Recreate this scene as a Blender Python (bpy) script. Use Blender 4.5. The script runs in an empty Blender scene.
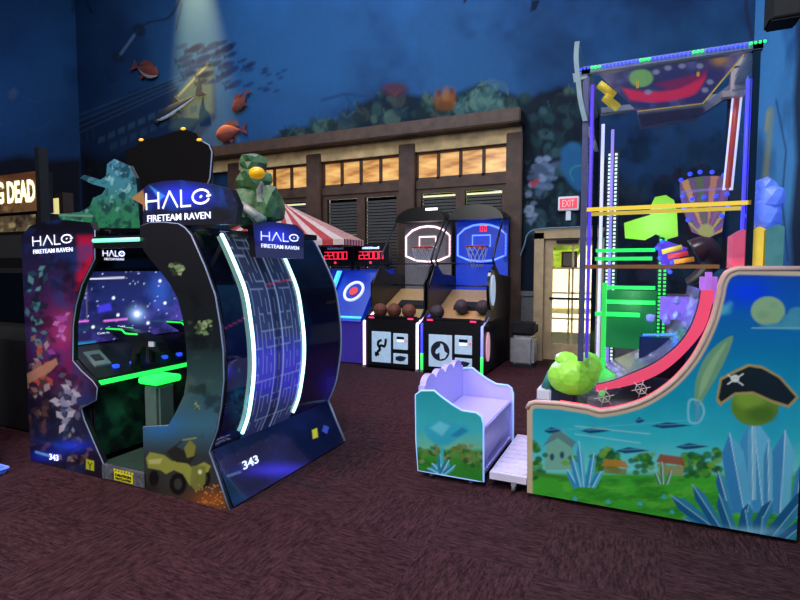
import bpy, bmesh, math, random
import numpy as np
from mathutils import Vector
random.seed(7)
S = bpy.context.scene
COL = S.collection
# ------------------------------------------------------------------ camera
F = 520.0; PITCH = math.atan(32/F); YAW = math.atan(240/521.0); H = 1.6
cam = bpy.data.cameras.new('camera'); cam.sensor_width = 36; cam.lens = 36*F/800; cam.clip_start = .05; cam.clip_end = 300
co = bpy.data.objects.new('camera', cam); COL.objects.link(co); S.camera = co
co.location = (0, 0, H); co.rotation_euler = (math.pi/2 - PITCH, 0, YAW)
# ------------------------------------------------------------------ world, lights, exposure
S.view_settings.view_transform = 'Standard'; S.view_settings.look = 'None'
S.view_settings.gamma = 1; S.view_settings.use_curve_mapping = False
S.view_settings.exposure = 0.0
W = bpy.data.worlds.new('sky'); S.world = W; W.use_nodes = True
wn = W.node_tree.nodes; wl = W.node_tree.links
sk = wn.new('ShaderNodeTexSky'); sk.sky_type = 'HOSEK_WILKIE'; sk.sun_direction = (0.3, -0.5, 0.8); sk.turbidity = 4
wl.new(sk.outputs[0], wn['Background'].inputs[0]); wn['Background'].inputs[1].default_value = 1.6
sd = bpy.data.lights.new('sun', 'SUN'); sd.energy = 13; sd.angle = .02; sd.color = (1, .93, .78)
so = bpy.data.objects.new('sun', sd); COL.objects.link(so); so.rotation_euler = (math.radians(22), 0, math.radians(-20)); so.location = (0, 14, 12)
def area(name, loc, size, power, color, target=None, sy=None):
    d = bpy.data.lights.new(name, 'AREA'); d.energy = power; d.color = color; d.shape = 'RECTANGLE'; d.size = size; d.size_y = sy or size
    o = bpy.data.objects.new(name, d); COL.objects.link(o); o.location = loc
    v = Vector(target if target else (loc[0], loc[1], 0)) - Vector(loc)
    o.rotation_euler = v.to_track_quat('-Z', 'Y').to_euler(); return o
def spot(name, loc, target, power, color, ang, blend=.6, r=.05):
    d = bpy.data.lights.new(name, 'SPOT'); d.energy = power; d.color = color; d.spot_size = math.radians(ang); d.spot_blend = blend; d.shadow_soft_size = r
    o = bpy.data.objects.new(name, d); COL.objects.link(o); o.location = loc
    o.rotation_euler = (Vector(target)-Vector(loc)).to_track_quat('-Z', 'Y').to_euler(); return o
def point(name, loc, power, color, r=.05):
    d = bpy.data.lights.new(name, 'POINT'); d.energy = power; d.color = color; d.shadow_soft_size = r
    o = bpy.data.objects.new(name, d); COL.objects.link(o); o.location = loc; return o
area('fill_front', (-4.2, -3.6, 5.2), 3.0, 470, (1, .97, .95), (.2, 3.6, .9))  # unseen fill added behind the camera to light the machine fronts
area('fill_over_game', (-.6, -.6, 8.0), 2.0, 420, (.9, .95, 1), (.2, 3.6, .9))  # unseen fill added above the camera, aimed at the game's side
spot('fill_spot_red', (-3.2, 1.2, 7.5), (-2.9, 2.6, 0), 700, (1, .2, .36), 52, 1)  # unseen spot added to redden the near carpet
spot('fill_spot_pink', (-1.6, 6.3, 7.5), (-1.7, 6.5, 0), 900, (1, .35, .5), 38, .9)  # unseen spot added to turn the carpet pink near the hoops
area('ceiling_lamp_blue', (-6.5, 5.0, 8.6), 5.0, 400, (.58, .78, 1), (-6.5, 9.2, 4.0))
area('ceiling_lamp_back', (-3.0, 6.0, 8.0), 2.5, 150, (.85, .85, 1), (-3, 8.6, 1.0))
spot('wall_washer', (-9.55, 8.45, 10.9), (-9.3, 9.2, 6.0), 15000, (1, .62, .2), 25, 1)
# ------------------------------------------------------------------ projection helpers (camera pixel <-> place)
fw = np.array([-math.sin(YAW)*math.cos(PITCH), math.cos(YAW)*math.cos(PITCH), -math.sin(PITCH)])
rt = np.array([math.cos(YAW), math.sin(YAW), 0.]); up = np.cross(rt, fw)
def P(px, py, x=None, y=None, z=None):
    d = fw*F + rt*(px-400) + up*(300-py)
    if z is not None: t = (z-H)/d[2]
    elif y is not None: t = y/d[1]
    else: t = x/d[0]
    p = np.array([0, 0, H]) + d*t
    return (float(p[0]), float(p[1]), float(p[2]))
def proj(A):
    q = A - np.array([0, 0, H]); c = q@fw
    ok = c > .3; c = np.where(ok, c, 1)
    X = np.where(ok, 400+F*(q@rt)/c, -9999.); Y = np.where(ok, 300-F*(q@up)/c, -9999.)
    return X, Y
# ------------------------------------------------------------------ materials
def lin(c):
    return tuple((v/12.92 if v <= .04045 else ((v+.055)/1.055)**2.4) for v in [k/255 for k in c])
MATS = {}
def mat(name, c, rough=.5, metal=0, em=None, es=0, var=.12, scale=14, bump=0, alpha=None, coat=0, spec=.5):
    if name in MATS: return MATS[name]
    m = bpy.data.materials.new(name); m.use_nodes = True; nt = m.node_tree; b = nt.nodes['Principled BSDF']
    b.inputs['Roughness'].default_value = rough; b.inputs['Metallic'].default_value = metal
    b.inputs['Coat Weight'].default_value = coat; b.inputs['Specular IOR Level'].default_value = spec
    tc = nt.nodes.new('ShaderNodeTexCoord'); n = nt.nodes.new('ShaderNodeTexNoise'); n.inputs['Scale'].default_value = scale; n.inputs['Detail'].default_value = 4
    nt.links.new(tc.outputs['Object'], n.inputs['Vector'])
    r = nt.nodes.new('ShaderNodeValToRGB'); l = lin(c)
    r.color_ramp.elements[0].position = .3; r.color_ramp.elements[1].position = .7
    r.color_ramp.elements[0].color = (*[v*(1-var) for v in l], 1); r.color_ramp.elements[1].color = (*[min(1, v*(1+var)) for v in l], 1)
    nt.links.new(n.outputs[0], r.inputs[0]); nt.links.new(r.outputs[0], b.inputs['Base Color'])
    if bump:
        bp = nt.nodes.new('ShaderNodeBump'); bp.inputs['Strength'].default_value = bump; bp.inputs['Distance'].default_value = .01
        nt.links.new(n.outputs[0], bp.inputs['Height']); nt.links.new(bp.outputs[0], b.inputs['Normal'])
    if em:
        b.inputs['Emission Color'].default_value = (*lin(em), 1); b.inputs['Emission Strength'].default_value = es
    MATS[name] = m; return m
def artmat(name, rough=.35, es=0, coat=0):
    if name in MATS: return MATS[name]
    m = bpy.data.materials.new(name); m.use_nodes = True; nt = m.node_tree; b = nt.nodes['Principled BSDF']
    a = nt.nodes.new('ShaderNodeAttribute'); a.attribute_name = 'Col'
    tc = nt.nodes.new('ShaderNodeTexCoord'); n = nt.nodes.new('ShaderNodeTexNoise'); n.inputs['Scale'].default_value = 9; n.inputs['Detail'].default_value = 5
    nt.links.new(tc.outputs['Object'], n.inputs['Vector'])
    mr = nt.nodes.new('ShaderNodeMapRange'); mr.inputs[3].default_value = .9; mr.inputs[4].default_value = 1.1; nt.links.new(n.outputs[0], mr.inputs[0])
    mx = nt.nodes.new('ShaderNodeVectorMath'); mx.operation = 'SCALE'
    nt.links.new(a.outputs['Color'], mx.inputs[0]); nt.links.new(mr.outputs[0], mx.inputs['Scale'])
    nt.links.new(mx.outputs[0], b.inputs['Base Color']); b.inputs['Roughness'].default_value = rough; b.inputs['Coat Weight'].default_value = coat
    if rough > .7: b.inputs['Specular IOR Level'].default_value = .15
    if es:
        nt.links.new(a.outputs['Color'], b.inputs['Emission Color']); b.inputs['Emission Strength'].default_value = es
    MATS[name] = m; return m
def glassmat(name, tint=(1, 1, 1), gl=.07, rough=.02):
    m = bpy.data.materials.new(name); m.use_nodes = True; nt = m.node_tree; nt.nodes.remove(nt.nodes['Principled BSDF'])
    t = nt.nodes.new('ShaderNodeBsdfTransparent'); t.inputs[0].default_value = (*tint, 1)
    g = nt.nodes.new('ShaderNodeBsdfGlossy'); g.inputs['Roughness'].default_value = rough
    n = nt.nodes.new('ShaderNodeTexNoise'); n.inputs['Scale'].default_value = 3
    mr = nt.nodes.new('ShaderNodeMapRange'); mr.inputs[3].default_value = gl*.8; mr.inputs[4].default_value = gl*1.2; nt.links.new(n.outputs[0], mr.inputs[0])
    mx = nt.nodes.new('ShaderNodeMixShader'); nt.links.new(mr.outputs[0], mx.inputs[0]); nt.links.new(t.outputs[0], mx.inputs[1]); nt.links.new(g.outputs[0], mx.inputs[2])
    nt.links.new(mx.outputs[0], nt.nodes['Material Output'].inputs[0]); return m
def glow(name, c, s): return mat(name, c, .4, 0, c, s, 0)
black = mat('black_laminate', (20, 20, 24), .35)
blackg = mat('black_gloss', (10, 12, 18), .12, coat=.4)
blackm = mat('black_matte', (14, 14, 16), .8)
steel = mat('brushed_steel', (180, 182, 186), .35, .5)
chrome = mat('chrome_trim', (200, 205, 215), .15, 1)
white = mat('white_laminate', (225, 225, 235), .4, var=.03)
woodd = mat('dark_stained_wood', (70, 46, 33), .6, var=.4, scale=5, bump=.2)
woodl = mat('weathered_pale_wood', (170, 130, 84), .7, var=.3, scale=6, bump=.2)
rubber = mat('black_rubber', (18, 18, 20), .7)
ART = artmat('printed_art', .3, 0, .15); ARTM = artmat('mural_paint', .85)
SCREEN = artmat('lit_screen', .15, 1.6); BACKLIT = artmat('backlit_print', .3, .8)
# ------------------------------------------------------------------ objects
def wloc(o):
    v = Vector((0, 0, 0))
    while o: v += o.location; o = o.parent
    return np.array(v)
def tag(o, label=None, cat=None, group=None, kind=None):
    for k, v in (('label', label), ('category', cat), ('group', group), ('kind', kind)):
        if v: o[k] = v
    return o
def thing(name, loc, label, cat, group=None):
    o = bpy.data.objects.new(name, None); o.empty_display_size = .1; COL.objects.link(o); o.location = loc; return tag(o, label, cat, group)
def part_label(o, l): o['label'] = l; return o
class MB:
    def __init__(s): s.v = []; s.f = []; s.m = []; s.c = None; s.sm = []
    def add(s, v, f, mi=0, smooth=False):
        b = len(s.v); s.v += [tuple(map(float, q)) for q in v]; s.f += [tuple(int(i)+b for i in q) for q in f]; s.m += [mi]*len(f); s.sm += [smooth]*len(f); return s
    def box(s, x0, x1, y0, y1, z0, z1, mi=0, b=0):
        if b:
            b = min(b, .45*abs(x1-x0), .45*abs(y1-y0), .45*abs(z1-z0))
            bm = bmesh.new(); bmesh.ops.create_cube(bm, size=1)
            for v in bm.verts: v.co = ((x0+x1)/2+v.co.x*(x1-x0), (y0+y1)/2+v.co.y*(y1-y0), (z0+z1)/2+v.co.z*(z1-z0))
            bmesh.ops.bevel(bm, geom=bm.edges[:], offset=b, segments=2, affect='EDGES')
            s.add([v.co[:] for v in bm.verts], [[v.index for v in f.verts] for f in bm.faces], mi); bm.free(); return s
        v = [(x, y, z) for x in (x0, x1) for y in (y0, y1) for z in (z0, z1)]
        return s.add(v, [(0, 1, 3, 2), (4, 6, 7, 5), (0, 4, 5, 1), (2, 3, 7, 6), (0, 2, 6, 4), (1, 5, 7, 3)], mi)
    def prism(s, poly, axis, a0, a1, mi=0, smooth=False):
        n = len(poly)
        def mk(p, a): return {'x': (a, p[0], p[1]), 'y': (p[0], a, p[1]), 'z': (p[0], p[1], a)}[axis]
        v = [mk(p, a0) for p in poly]+[mk(p, a1) for p in poly]
        return s.add(v, [tuple(range(n)), tuple(range(2*n-1, n-1, -1))]+[(i, i+n, (i+1) % n+n, (i+1) % n) for i in range(n)], mi)
    def tube(s, pts, r, seg=8, mi=0, closed=False):
        pts = [np.array(p, float) for p in pts]; n = len(pts); rs = r if isinstance(r, (list, tuple)) else [r]*n
        v = []; prev = None
        for i, p in enumerate(pts):
            if closed: t = pts[(i+1) % n]-pts[i-1]
            else: t = pts[min(i+1, n-1)]-pts[max(i-1, 0)]
            t = t/(np.linalg.norm(t)+1e-9)
            a = np.cross(t, [0, 0, 1]) if prev is None else prev-t*(prev@t)
            if np.linalg.norm(a) < 1e-3: a = np.cross(t, [0, 1, 0])
            a /= np.linalg.norm(a); b = np.cross(t, a); prev = a
            for k in range(seg):
                q = 2*math.pi*k/seg; v.append(p+rs[i]*(a*math.cos(q)+b*math.sin(q)))
        f = []
        for i in range(n if closed else n-1):
            j = (i+1) % n
            for k in range(seg): f.append((i*seg+k, i*seg+(k+1) % seg, j*seg+(k+1) % seg, j*seg+k))
        if not closed: f += [tuple(range(seg)), tuple(range(n*seg-1, (n-1)*seg-1, -1))]
        return s.add(v, f, mi, True)
    def lathe(s, prof, c, axis='z', seg=24, mi=0):
        v = []; n = len(prof)
        for k in range(seg):
            q = 2*math.pi*k/seg
            for r, h in prof:
                a, b = r*math.cos(q), r*math.sin(q)
                d = {'z': (a, b, h), 'y': (a, h, b), 'x': (h, a, b)}[axis]; v.append((c[0]+d[0], c[1]+d[1], c[2]+d[2]))
        f = [(k*n+i, ((k+1) % seg)*n+i, ((k+1) % seg)*n+i+1, k*n+i+1) for k in range(seg) for i in range(n-1)]
        return s.add(v, f, mi, True)
    def ball(s, c, r, seg=20, mi=0, sc=(1, 1, 1)):
        v = []; f = []; n = seg//2
        for i in range(n+1):
            t = math.pi*i/n
            for k in range(seg):
                q = 2*math.pi*k/seg; v.append((c[0]+r*sc[0]*math.sin(t)*math.cos(q), c[1]+r*sc[1]*math.sin(t)*math.sin(q), c[2]+r*sc[2]*math.cos(t)))
        for i in range(n):
            for k in range(seg): f.append((i*seg+k, i*seg+(k+1) % seg, (i+1)*seg+(k+1) % seg, (i+1)*seg+k))
        return s.add(v, f, mi, True)
    def crag(s, c, r, mi=0, seed=1, sub=2, jag=.28):
        bm = bmesh.new(); bmesh.ops.create_icosphere(bm, subdivisions=sub, radius=1); rr = random.Random(seed)
        for v in bm.verts:
            k = 1+rr.uniform(-jag, jag); v.co = (c[0]+v.co.x*r[0]*k, c[1]+v.co.y*r[1]*k, c[2]+v.co.z*r[2]*k)
        s.add([v.co[:] for v in bm.verts], [[v.index for v in f.verts] for f in bm.faces], mi); bm.free(); return s
    def build(s, name, mats, parent=None, colors=None, loc=None):
        if not isinstance(mats, (list, tuple)): mats = [mats]
        v = np.array(s.v, float)
        if parent is not None: o0 = wloc(parent)
        else: o0 = np.array(loc) if loc is not None else np.array([(v[:, 0].min()+v[:, 0].max())/2, (v[:, 1].min()+v[:, 1].max())/2, v[:, 2].min()])
        me = bpy.data.meshes.new(name); me.from_pydata((v-o0).tolist(), [], s.f)
        for m in mats: me.materials.append(m)
        me.polygons.foreach_set('material_index', s.m); me.polygons.foreach_set('use_smooth', s.sm)
        if colors is not None:
            at = me.attributes.new('Col', 'FLOAT_COLOR', 'POINT'); at.data.foreach_set('color', colors.astype(np.float32).ravel())
        bm = bmesh.new(); bm.from_mesh(me)
        if colors is None: bmesh.ops.recalc_face_normals(bm, faces=bm.faces)
        bm.to_mesh(me); bm.free(); me.update()
        o = bpy.data.objects.new(name, me); COL.objects.link(o)
        if parent is not None: o.parent = parent
        else: o.location = o0
        return o
def copy_tree(o, dx, parent=None):
    c = o.copy(); COL.objects.link(c); c.parent = parent
    if parent is None: c.location = Vector(o.location)+Vector(dx)
    for ch in list(o.children): copy_tree(ch, dx, c)
    return c
# ------------------------------------------------------------------ painting: colours of printed art and murals, kept on the mesh
RNG = np.random.RandomState(3); TAB = RNG.rand(256, 256)
def vnoise(X, Y):
    xi = np.floor(X).astype(int); yi = np.floor(Y).astype(int); fx = X-xi; fy = Y-yi; fx = fx*fx*(3-2*fx); fy = fy*fy*(3-2*fy)
    g = lambda a, b: TAB[a & 255, b & 255]
    return (g(xi, yi)*(1-fx)+g(xi+1, yi)*fx)*(1-fy)+(g(xi, yi+1)*(1-fx)+g(xi+1, yi+1)*fx)*fy
def fbm(X, Y, s, o=4, sd=0):
    r = 0; a = .5; t = 0
    for k in range(o): r = r+a*vnoise(X/s+17.3*k+sd*7.7, Y/s+31.1*k+sd*3.1); t += a; a *= .55; s /= 2.1
    return r/t
class Art:
    def __init__(s, X, Y): s.X = X; s.Y = Y; s.c = np.zeros(X.shape+(3,))
    def mix(s, a, col, idx=None):
        col = np.array(lin(col)); a = np.clip(a, 0, 1)[..., None]
        if idx is None: s.c = s.c*(1-a)+col*a
        else: s.c[idx] = s.c[idx]*(1-a)+col*a
        return s
    def fill(s, c): return s.mix(np.ones(s.X.shape), c)
    def vg(s, st, key=None):
        K = s.Y if key is None else key; ys = [q[0] for q in st]; cs = np.array([lin(q[1]) for q in st])
        for k in range(3): s.c[..., k] = np.interp(K, ys, cs[:, k])
        return s
    def noise(s, c, sc=8, thr=.5, k=6, a=1, sd=0, sx=1, sy=1, box=None, mask=None):
        n = fbm(s.X/sx, s.Y/sy, sc, 4, sd); al = np.clip((n-thr)*k, 0, 1)*a
        if box: al = al*np.clip(np.minimum(np.minimum(s.X-box[0], box[2]-s.X), np.minimum(s.Y-box[1], box[3]-s.Y))/(box[4] if len(box) > 4 else 3), 0, 1)
        if mask is not None: al = al*mask
        return s.mix(al, c)
    def pmask(s, pts, soft=.6, idx=None):
        X = s.X[idx]; Y = s.Y[idx]; ins = np.zeros(X.shape, bool); d = np.full(X.shape, 1e9); n = len(pts)
        for i in range(n):
            x0, y0 = pts[i]; x1, y1 = pts[(i+1) % n]
            if y0 != y1:
                c = ((y0 > Y) != (y1 > Y)) & (X < (x1-x0)*(Y-y0)/(y1-y0)+x0); ins ^= c
            L = (x1-x0)**2+(y1-y0)**2+1e-9; t = np.clip(((X-x0)*(x1-x0)+(Y-y0)*(y1-y0))/L, 0, 1)
            d = np.minimum(d, np.hypot(X-x0-t*(x1-x0), Y-y0-t*(y1-y0)))
        return np.clip(.5+np.where(ins, d, -d)/(2*soft), 0, 1)
    def bb(s, x0, y0, x1, y1): return np.nonzero((s.X >= x0) & (s.X <= x1) & (s.Y >= y0) & (s.Y <= y1))
    def poly(s, pts, c, a=1, soft=.6):
        xs = [p[0] for p in pts]; ys = [p[1] for p in pts]; idx = s.bb(min(xs)-soft-1, min(ys)-soft-1, max(xs)+soft+1, max(ys)+soft+1)
        if len(idx[0]): s.mix(s.pmask(pts, soft, idx)*a, c, idx)
        return s
    def ell(s, cx, cy, rx, ry, c, a=1, soft=.6, rot=0):
        R = max(rx, ry)+soft+1; idx = s.bb(cx-R, cy-R, cx+R, cy+R)
        if not len(idx[0]): return s
        r = math.radians(rot); dx = s.X[idx]-cx; dy = s.Y[idx]-cy; u = dx*math.cos(r)+dy*math.sin(r); v = -dx*math.sin(r)+dy*math.cos(r)
        q = np.sqrt((u/rx)**2+(v/ry)**2); return s.mix(np.clip(.5+(1-q)*min(rx, ry)/(2*soft), 0, 1)*a, c, idx)
    def glow(s, cx, cy, rx, ry, c, a=1, p=2):
        q = ((s.X-cx)/rx)**2+((s.Y-cy)/ry)**2; return s.mix(np.exp(-q*p)*a, c)
    def line(s, pts, w, c, a=1, soft=.5):
        xs = [p[0] for p in pts]; ys = [p[1] for p in pts]; idx = s.bb(min(xs)-w-2, min(ys)-w-2, max(xs)+w+2, max(ys)+w+2)
        if not len(idx[0]): return s
        X = s.X[idx]; Y = s.Y[idx]; d = np.full(X.shape, 1e9)
        for (x0, y0), (x1, y1) in zip(pts[:-1], pts[1:]):
            L = (x1-x0)**2+(y1-y0)**2+1e-9; t = np.clip(((X-x0)*(x1-x0)+(Y-y0)*(y1-y0))/L, 0, 1)
            d = np.minimum(d, np.hypot(X-x0-t*(x1-x0), Y-y0-t*(y1-y0)))
        return s.mix(np.clip(.5+(w/2-d)/(2*soft), 0, 1)*a, c, idx)
def inside(pts, X, Y):
    ins = np.zeros(X.shape, bool); n = len(pts)
    for i in range(n):
        x0, y0 = pts[i]; x1, y1 = pts[(i+1) % n]
        if y0 != y1: ins ^= ((y0 > Y) != (y1 > Y)) & (X < (x1-x0)*(Y-y0)/(y1-y0)+x0)
    return ins
def nearest(pts, X, Y):
    bd = np.full(X.shape, 1e9); bx = X.copy(); by = Y.copy(); n = len(pts)
    for i in range(n):
        x0, y0 = pts[i]; x1, y1 = pts[(i+1) % n]; L = (x1-x0)**2+(y1-y0)**2+1e-12
        t = np.clip(((X-x0)*(x1-x0)+(Y-y0)*(y1-y0))/L, 0, 1); qx = x0+t*(x1-x0); qy = y0+t*(y1-y0); d = np.hypot(X-qx, Y-qy)
        m = d < bd; bd[m] = d[m]; bx[m] = qx[m]; by[m] = qy[m]
    return bx, by
def art_panel(name, axis, const, poly, res, paint, parent=None, thick=0, edge=None, m=None, holes=(), back=1, loc=None):
    """flat panel in the plane axis=const; poly in world (a,z); painted grid face, extruded body of the edge material behind it"""
    xs = [p[0] for p in poly]; zs = [p[1] for p in poly]
    nx = max(2, int((max(xs)-min(xs))/res)+2); nz = max(2, int((max(zs)-min(zs))/res)+2)
    gx = np.linspace(min(xs), max(xs), nx); gz = np.linspace(min(zs), max(zs), nz); GX, GZ = np.meshgrid(gx, gz, indexing='ij')
    ins = inside(poly, GX, GZ)
    ic = ins[:-1, :-1].astype(int)+ins[1:, :-1]+ins[:-1, 1:]+ins[1:, 1:]
    cx = (GX[:-1, :-1]+GX[1:, 1:])/2; cz = (GZ[:-1, :-1]+GZ[1:, 1:])/2
    keep = (ic >= 1) | inside(poly, cx, cz)
    for h in holes: keep &= ~((cx > h[0]) & (cx < h[1]) & (cz > h[2]) & (cz < h[3]))
    bx, bz = nearest(poly, GX, GZ); GX = np.where(ins, GX, bx); GZ = np.where(ins, GZ, bz)
    for h in holes:
        for (G, lo, hi, g1) in ((GX, h[0], h[1], gx), (GZ, h[2], h[3], gz)):
            for e in (lo, hi):
                j = int(np.argmin(abs(g1-e)))
                if G is GX: GX[j, :] = np.where(ins[j, :], e, GX[j, :])
                else: GZ[:, j] = np.where(ins[:, j], e, GZ[:, j])
    C = np.full(GX.shape, float(const))
    A = np.stack([C, GX, GZ] if axis == 'x' else [GX, C, GZ], -1); X, Y = proj(A)
    art = Art(X, Y); paint(art)
    idx = np.full(GX.shape, -1); used = np.zeros(GX.shape, bool); ki, kj = np.nonzero(keep)
    for di, dj in ((0, 0), (1, 0), (0, 1), (1, 1)): used[ki+di, kj+dj] = True
    idx[used] = np.arange(used.sum())
    V = A[used]; CC = np.concatenate([art.c[used], np.ones((used.sum(), 1))], 1)
    Fc = np.stack([idx[ki, kj], idx[ki+1, kj], idx[ki+1, kj+1], idx[ki, kj+1]], 1)
    if axis == 'x': Fc = Fc[:, ::1] if back < 0 else Fc[:, ::-1]
    mb = MB(); mb.add(V, Fc, 0)
    if thick:
        d = .002*back; mb.prism(poly, axis, const+d, const+thick*back, 1)
        CC = np.concatenate([CC, np.tile([.1, .1, .1, 1], (len(mb.v)-len(V), 1))])
    return mb.build(name, [m or ART, edge or black], parent, CC, loc)
def art_surface(name, G, paint, parent, m=None, mats=None):
    """painted grid over any sheet of world points G[i,j,3]"""
    X, Y = proj(G); art = Art(X, Y); art.G = G; paint(art); ni, nj = X.shape
    idx = np.arange(ni*nj).reshape(ni, nj)
    Fc = np.stack([idx[:-1, :-1].ravel(), idx[1:, :-1].ravel(), idx[1:, 1:].ravel(), idx[:-1, 1:].ravel()], 1)
    mb = MB(); mb.add(G.reshape(-1, 3), Fc, 0, True)
    return mb.build(name, [m or ART], parent, np.concatenate([art.c.reshape(-1, 3), np.ones((ni*nj, 1))], 1))
def pxy(pts, y): return [(lambda q: (q[0], q[2]))(P(a, b, y=y)) for a, b in pts]
def pxx(pts, x): return [(lambda q: (q[1], q[2]))(P(a, b, x=x)) for a, b in pts]
def smooth(pts, n=5):
    out = []; m = len(pts)
    for i in range(m-1):
        p0, p1, p2, p3 = [np.array(pts[max(0, min(m-1, i+k))], float) for k in (-1, 0, 1, 2)]
        for j in range(n):
            t = j/n; out.append(tuple(.5*((2*p1)+(-p0+p2)*t+(2*p0-5*p1+4*p2-p3)*t*t+(-p0+3*p1-3*p2+p3)*t**3)))
    out.append(tuple(pts[-1])); return out
# ------------------------------------------------------------------ lettering
def frame_xy(bl, br, hpx, **pl):
    a = np.array(P(*bl, **pl)); b = np.array(P(*br, **pl)); t = np.array(P(bl[0], bl[1]-hpx, **pl)); return a, b-a, np.array([0, 0, abs(t[2]-a[2])])
def put2d(mb, V2, Fs, O, U, Vv, nrm, off, th, mi=0):
    base = [O+U*x+Vv*z+nrm*off for x, z in V2]; top = [p+nrm*th for p in base]; n = len(V2)
    mb.add(base+top, [tuple(f) for f in Fs]+[tuple(i+n for i in reversed(f)) for f in Fs], mi)
def strokes(mb, segs, w, O, U, Vv, nrm, off=.002, th=.003, mi=0):
    """segs in unit box; w in fraction of height"""
    ul = np.linalg.norm(U); vl = np.linalg.norm(Vv); ue = U/ul; ve = Vv/vl; w = w*vl/2
    for pl in segs:
        for (x0, y0), (x1, y1) in zip(pl[:-1], pl[1:]):
            a = np.array([x0*ul, y0*vl]); b = np.array([x1*ul, y1*vl]); d = b-a; L = np.linalg.norm(d)+1e-9; d /= L; n = np.array([-d[1], d[0]])*w; e = d*w*.6
            q = [a-e+n, a-e-n, b+e-n, b+e+n]
            bs = [O+ue*p[0]+ve*p[1]+nrm*off for p in q]; tp = [p+nrm*th for p in bs]
            mb.add(bs+tp, [(0, 1, 2, 3), (7, 6, 5, 4), (0, 4, 5, 1), (1, 5, 6, 2), (2, 6, 7, 3), (3, 7, 4, 0)], mi)
def lettering(s, O, U, Vv, nrm, m, parent, off=.003, th=.003, name='lettering', bold=0):
    cu = bpy.data.curves.new('text', 'FONT'); cu.body = s; cu.size = 1; cu.offset = bold; cu.resolution_u = 3
    o = bpy.data.objects.new('text', cu); COL.objects.link(o); bpy.context.view_layer.update()
    me = bpy.data.meshes.new_from_object(o.evaluated_get(bpy.context.evaluated_depsgraph_get()))
    V = np.array([v.co[:2] for v in me.vertices]); Fs = [tuple(p.vertices) for p in me.polygons]
    bpy.data.objects.remove(o); bpy.data.meshes.remove(me)
    V = (V-V.min(0))/(V.max(0)-V.min(0)); mb = MB(); put2d(mb, V, Fs, O, U, Vv, nrm, off, th); return mb.build(name, m, parent)
NY = np.array([0, -1., 0]); NX = np.array([1., 0, 0])
def ering(cx, cy, rx, ry, a0=0, a1=360, n=18): return [(cx+rx*math.cos(math.radians(a0+(a1-a0)*i/n)), cy+ry*math.sin(math.radians(a0+(a1-a0)*i/n))) for i in range(n+1)]
HALO = [[(0, 0), (0, 1)], [(.2, 0), (.2, 1)], [(0, .5), (.2, .5)], [(.27, 0), (.38, 1), (.5, 0)], [(.56, 1), (.56, 0), (.7, 0)], ering(.86, .5, .125, .42, 24, 336), [(.85, .47), (.87, .53)], [(.95, .5), (1.0, .54)]]
SEG = {'0': 'abcdef', '2': 'abged'}
def digits(s):
    out = []; n = len(s)
    for i, ch in enumerate(s):
        x0 = i/n+.1/n; x1 = (i+1)/n-.15/n; g = {'a': [(x0, 1), (x1, 1)], 'b': [(x1, 1), (x1, .5)], 'c': [(x1, .5), (x1, 0)], 'd': [(x0, 0), (x1, 0)], 'e': [(x0, .5), (x0, 0)], 'f': [(x0, 1), (x0, .5)], 'g': [(x0, .5), (x1, .5)]}
        out += [g[k] for k in SEG[ch]]
    return out
whitelit = glow('lit_white_letter', (225, 230, 250), .85)

# ================================================================== SETTING
XL, XR, YB, YF, ZC = -13.6, 1.42, 9.2, -4.0, 11.0
def struct(name, mb, m): o = mb.build(name, m); o['kind'] = 'structure'; return o
def carpet():
    m = bpy.data.materials.new('maroon_carpet'); m.use_nodes = True; nt = m.node_tree; b = nt.nodes['Principled BSDF']; b.inputs['Roughness'].default_value = .95; b.inputs['Specular IOR Level'].default_value = .15
    tc = nt.nodes.new('ShaderNodeTexCoord'); L = nt.links.new
    def noise(sc, stretch):
        mp = nt.nodes.new('ShaderNodeMapping'); mp.inputs['Scale'].default_value = stretch; n = nt.nodes.new('ShaderNodeTexNoise'); n.inputs['Scale'].default_value = sc; n.inputs['Detail'].default_value = 8; n.inputs['Roughness'].default_value = .8
        L(tc.outputs['Object'], mp.inputs[0]); L(mp.outputs[0], n.inputs['Vector']); return n
    a = noise(14, (1, 5, 1)); c = noise(14, (5, 1, 1)); ch = nt.nodes.new('ShaderNodeTexChecker'); ch.inputs['Scale'].default_value = 1.6; L(tc.outputs['Object'], ch.inputs['Vector'])
    mx = nt.nodes.new('ShaderNodeMix'); L(ch.outputs['Fac'], mx.inputs[0]); L(a.outputs[0], mx.inputs[2]); L(c.outputs[0], mx.inputs[3])
    r = nt.nodes.new('ShaderNodeValToRGB'); r.color_ramp.elements[0].position = .42; r.color_ramp.elements[1].position = .66
    r.color_ramp.elements[0].color = (*lin((36, 18, 22)), 1); r.color_ramp.elements[1].color = (*lin((86, 56, 60)), 1)
    L(mx.outputs[0], r.inputs[0]); L(r.outputs[0], b.inputs['Base Color'])
    f = nt.nodes.new('ShaderNodeTexNoise'); f.inputs['Scale'].default_value = 220; bp = nt.nodes.new('ShaderNodeBump'); bp.inputs['Strength'].default_value = .6; bp.inputs['Distance'].default_value = .004
    L(tc.outputs['Object'], f.inputs['Vector']); L(f.outputs[0], bp.inputs['Height']); L(bp.outputs[0], b.inputs['Normal']); return m
struct('floor', MB().box(XL, XR, YF, YB+.2, -.1, 0), carpet())
struct('ceiling', MB().box(XL-.2, XR+.2, YF-.2, YB+.2, ZC, ZC+.15), mat('dark_ceiling_paint', (22, 24, 30), .9))
struct('wall_front', MB().box(XL, XR, YF-.15, YF, 0, ZC), mat('navy_wall_paint', (24, 44, 84), .9))

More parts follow.
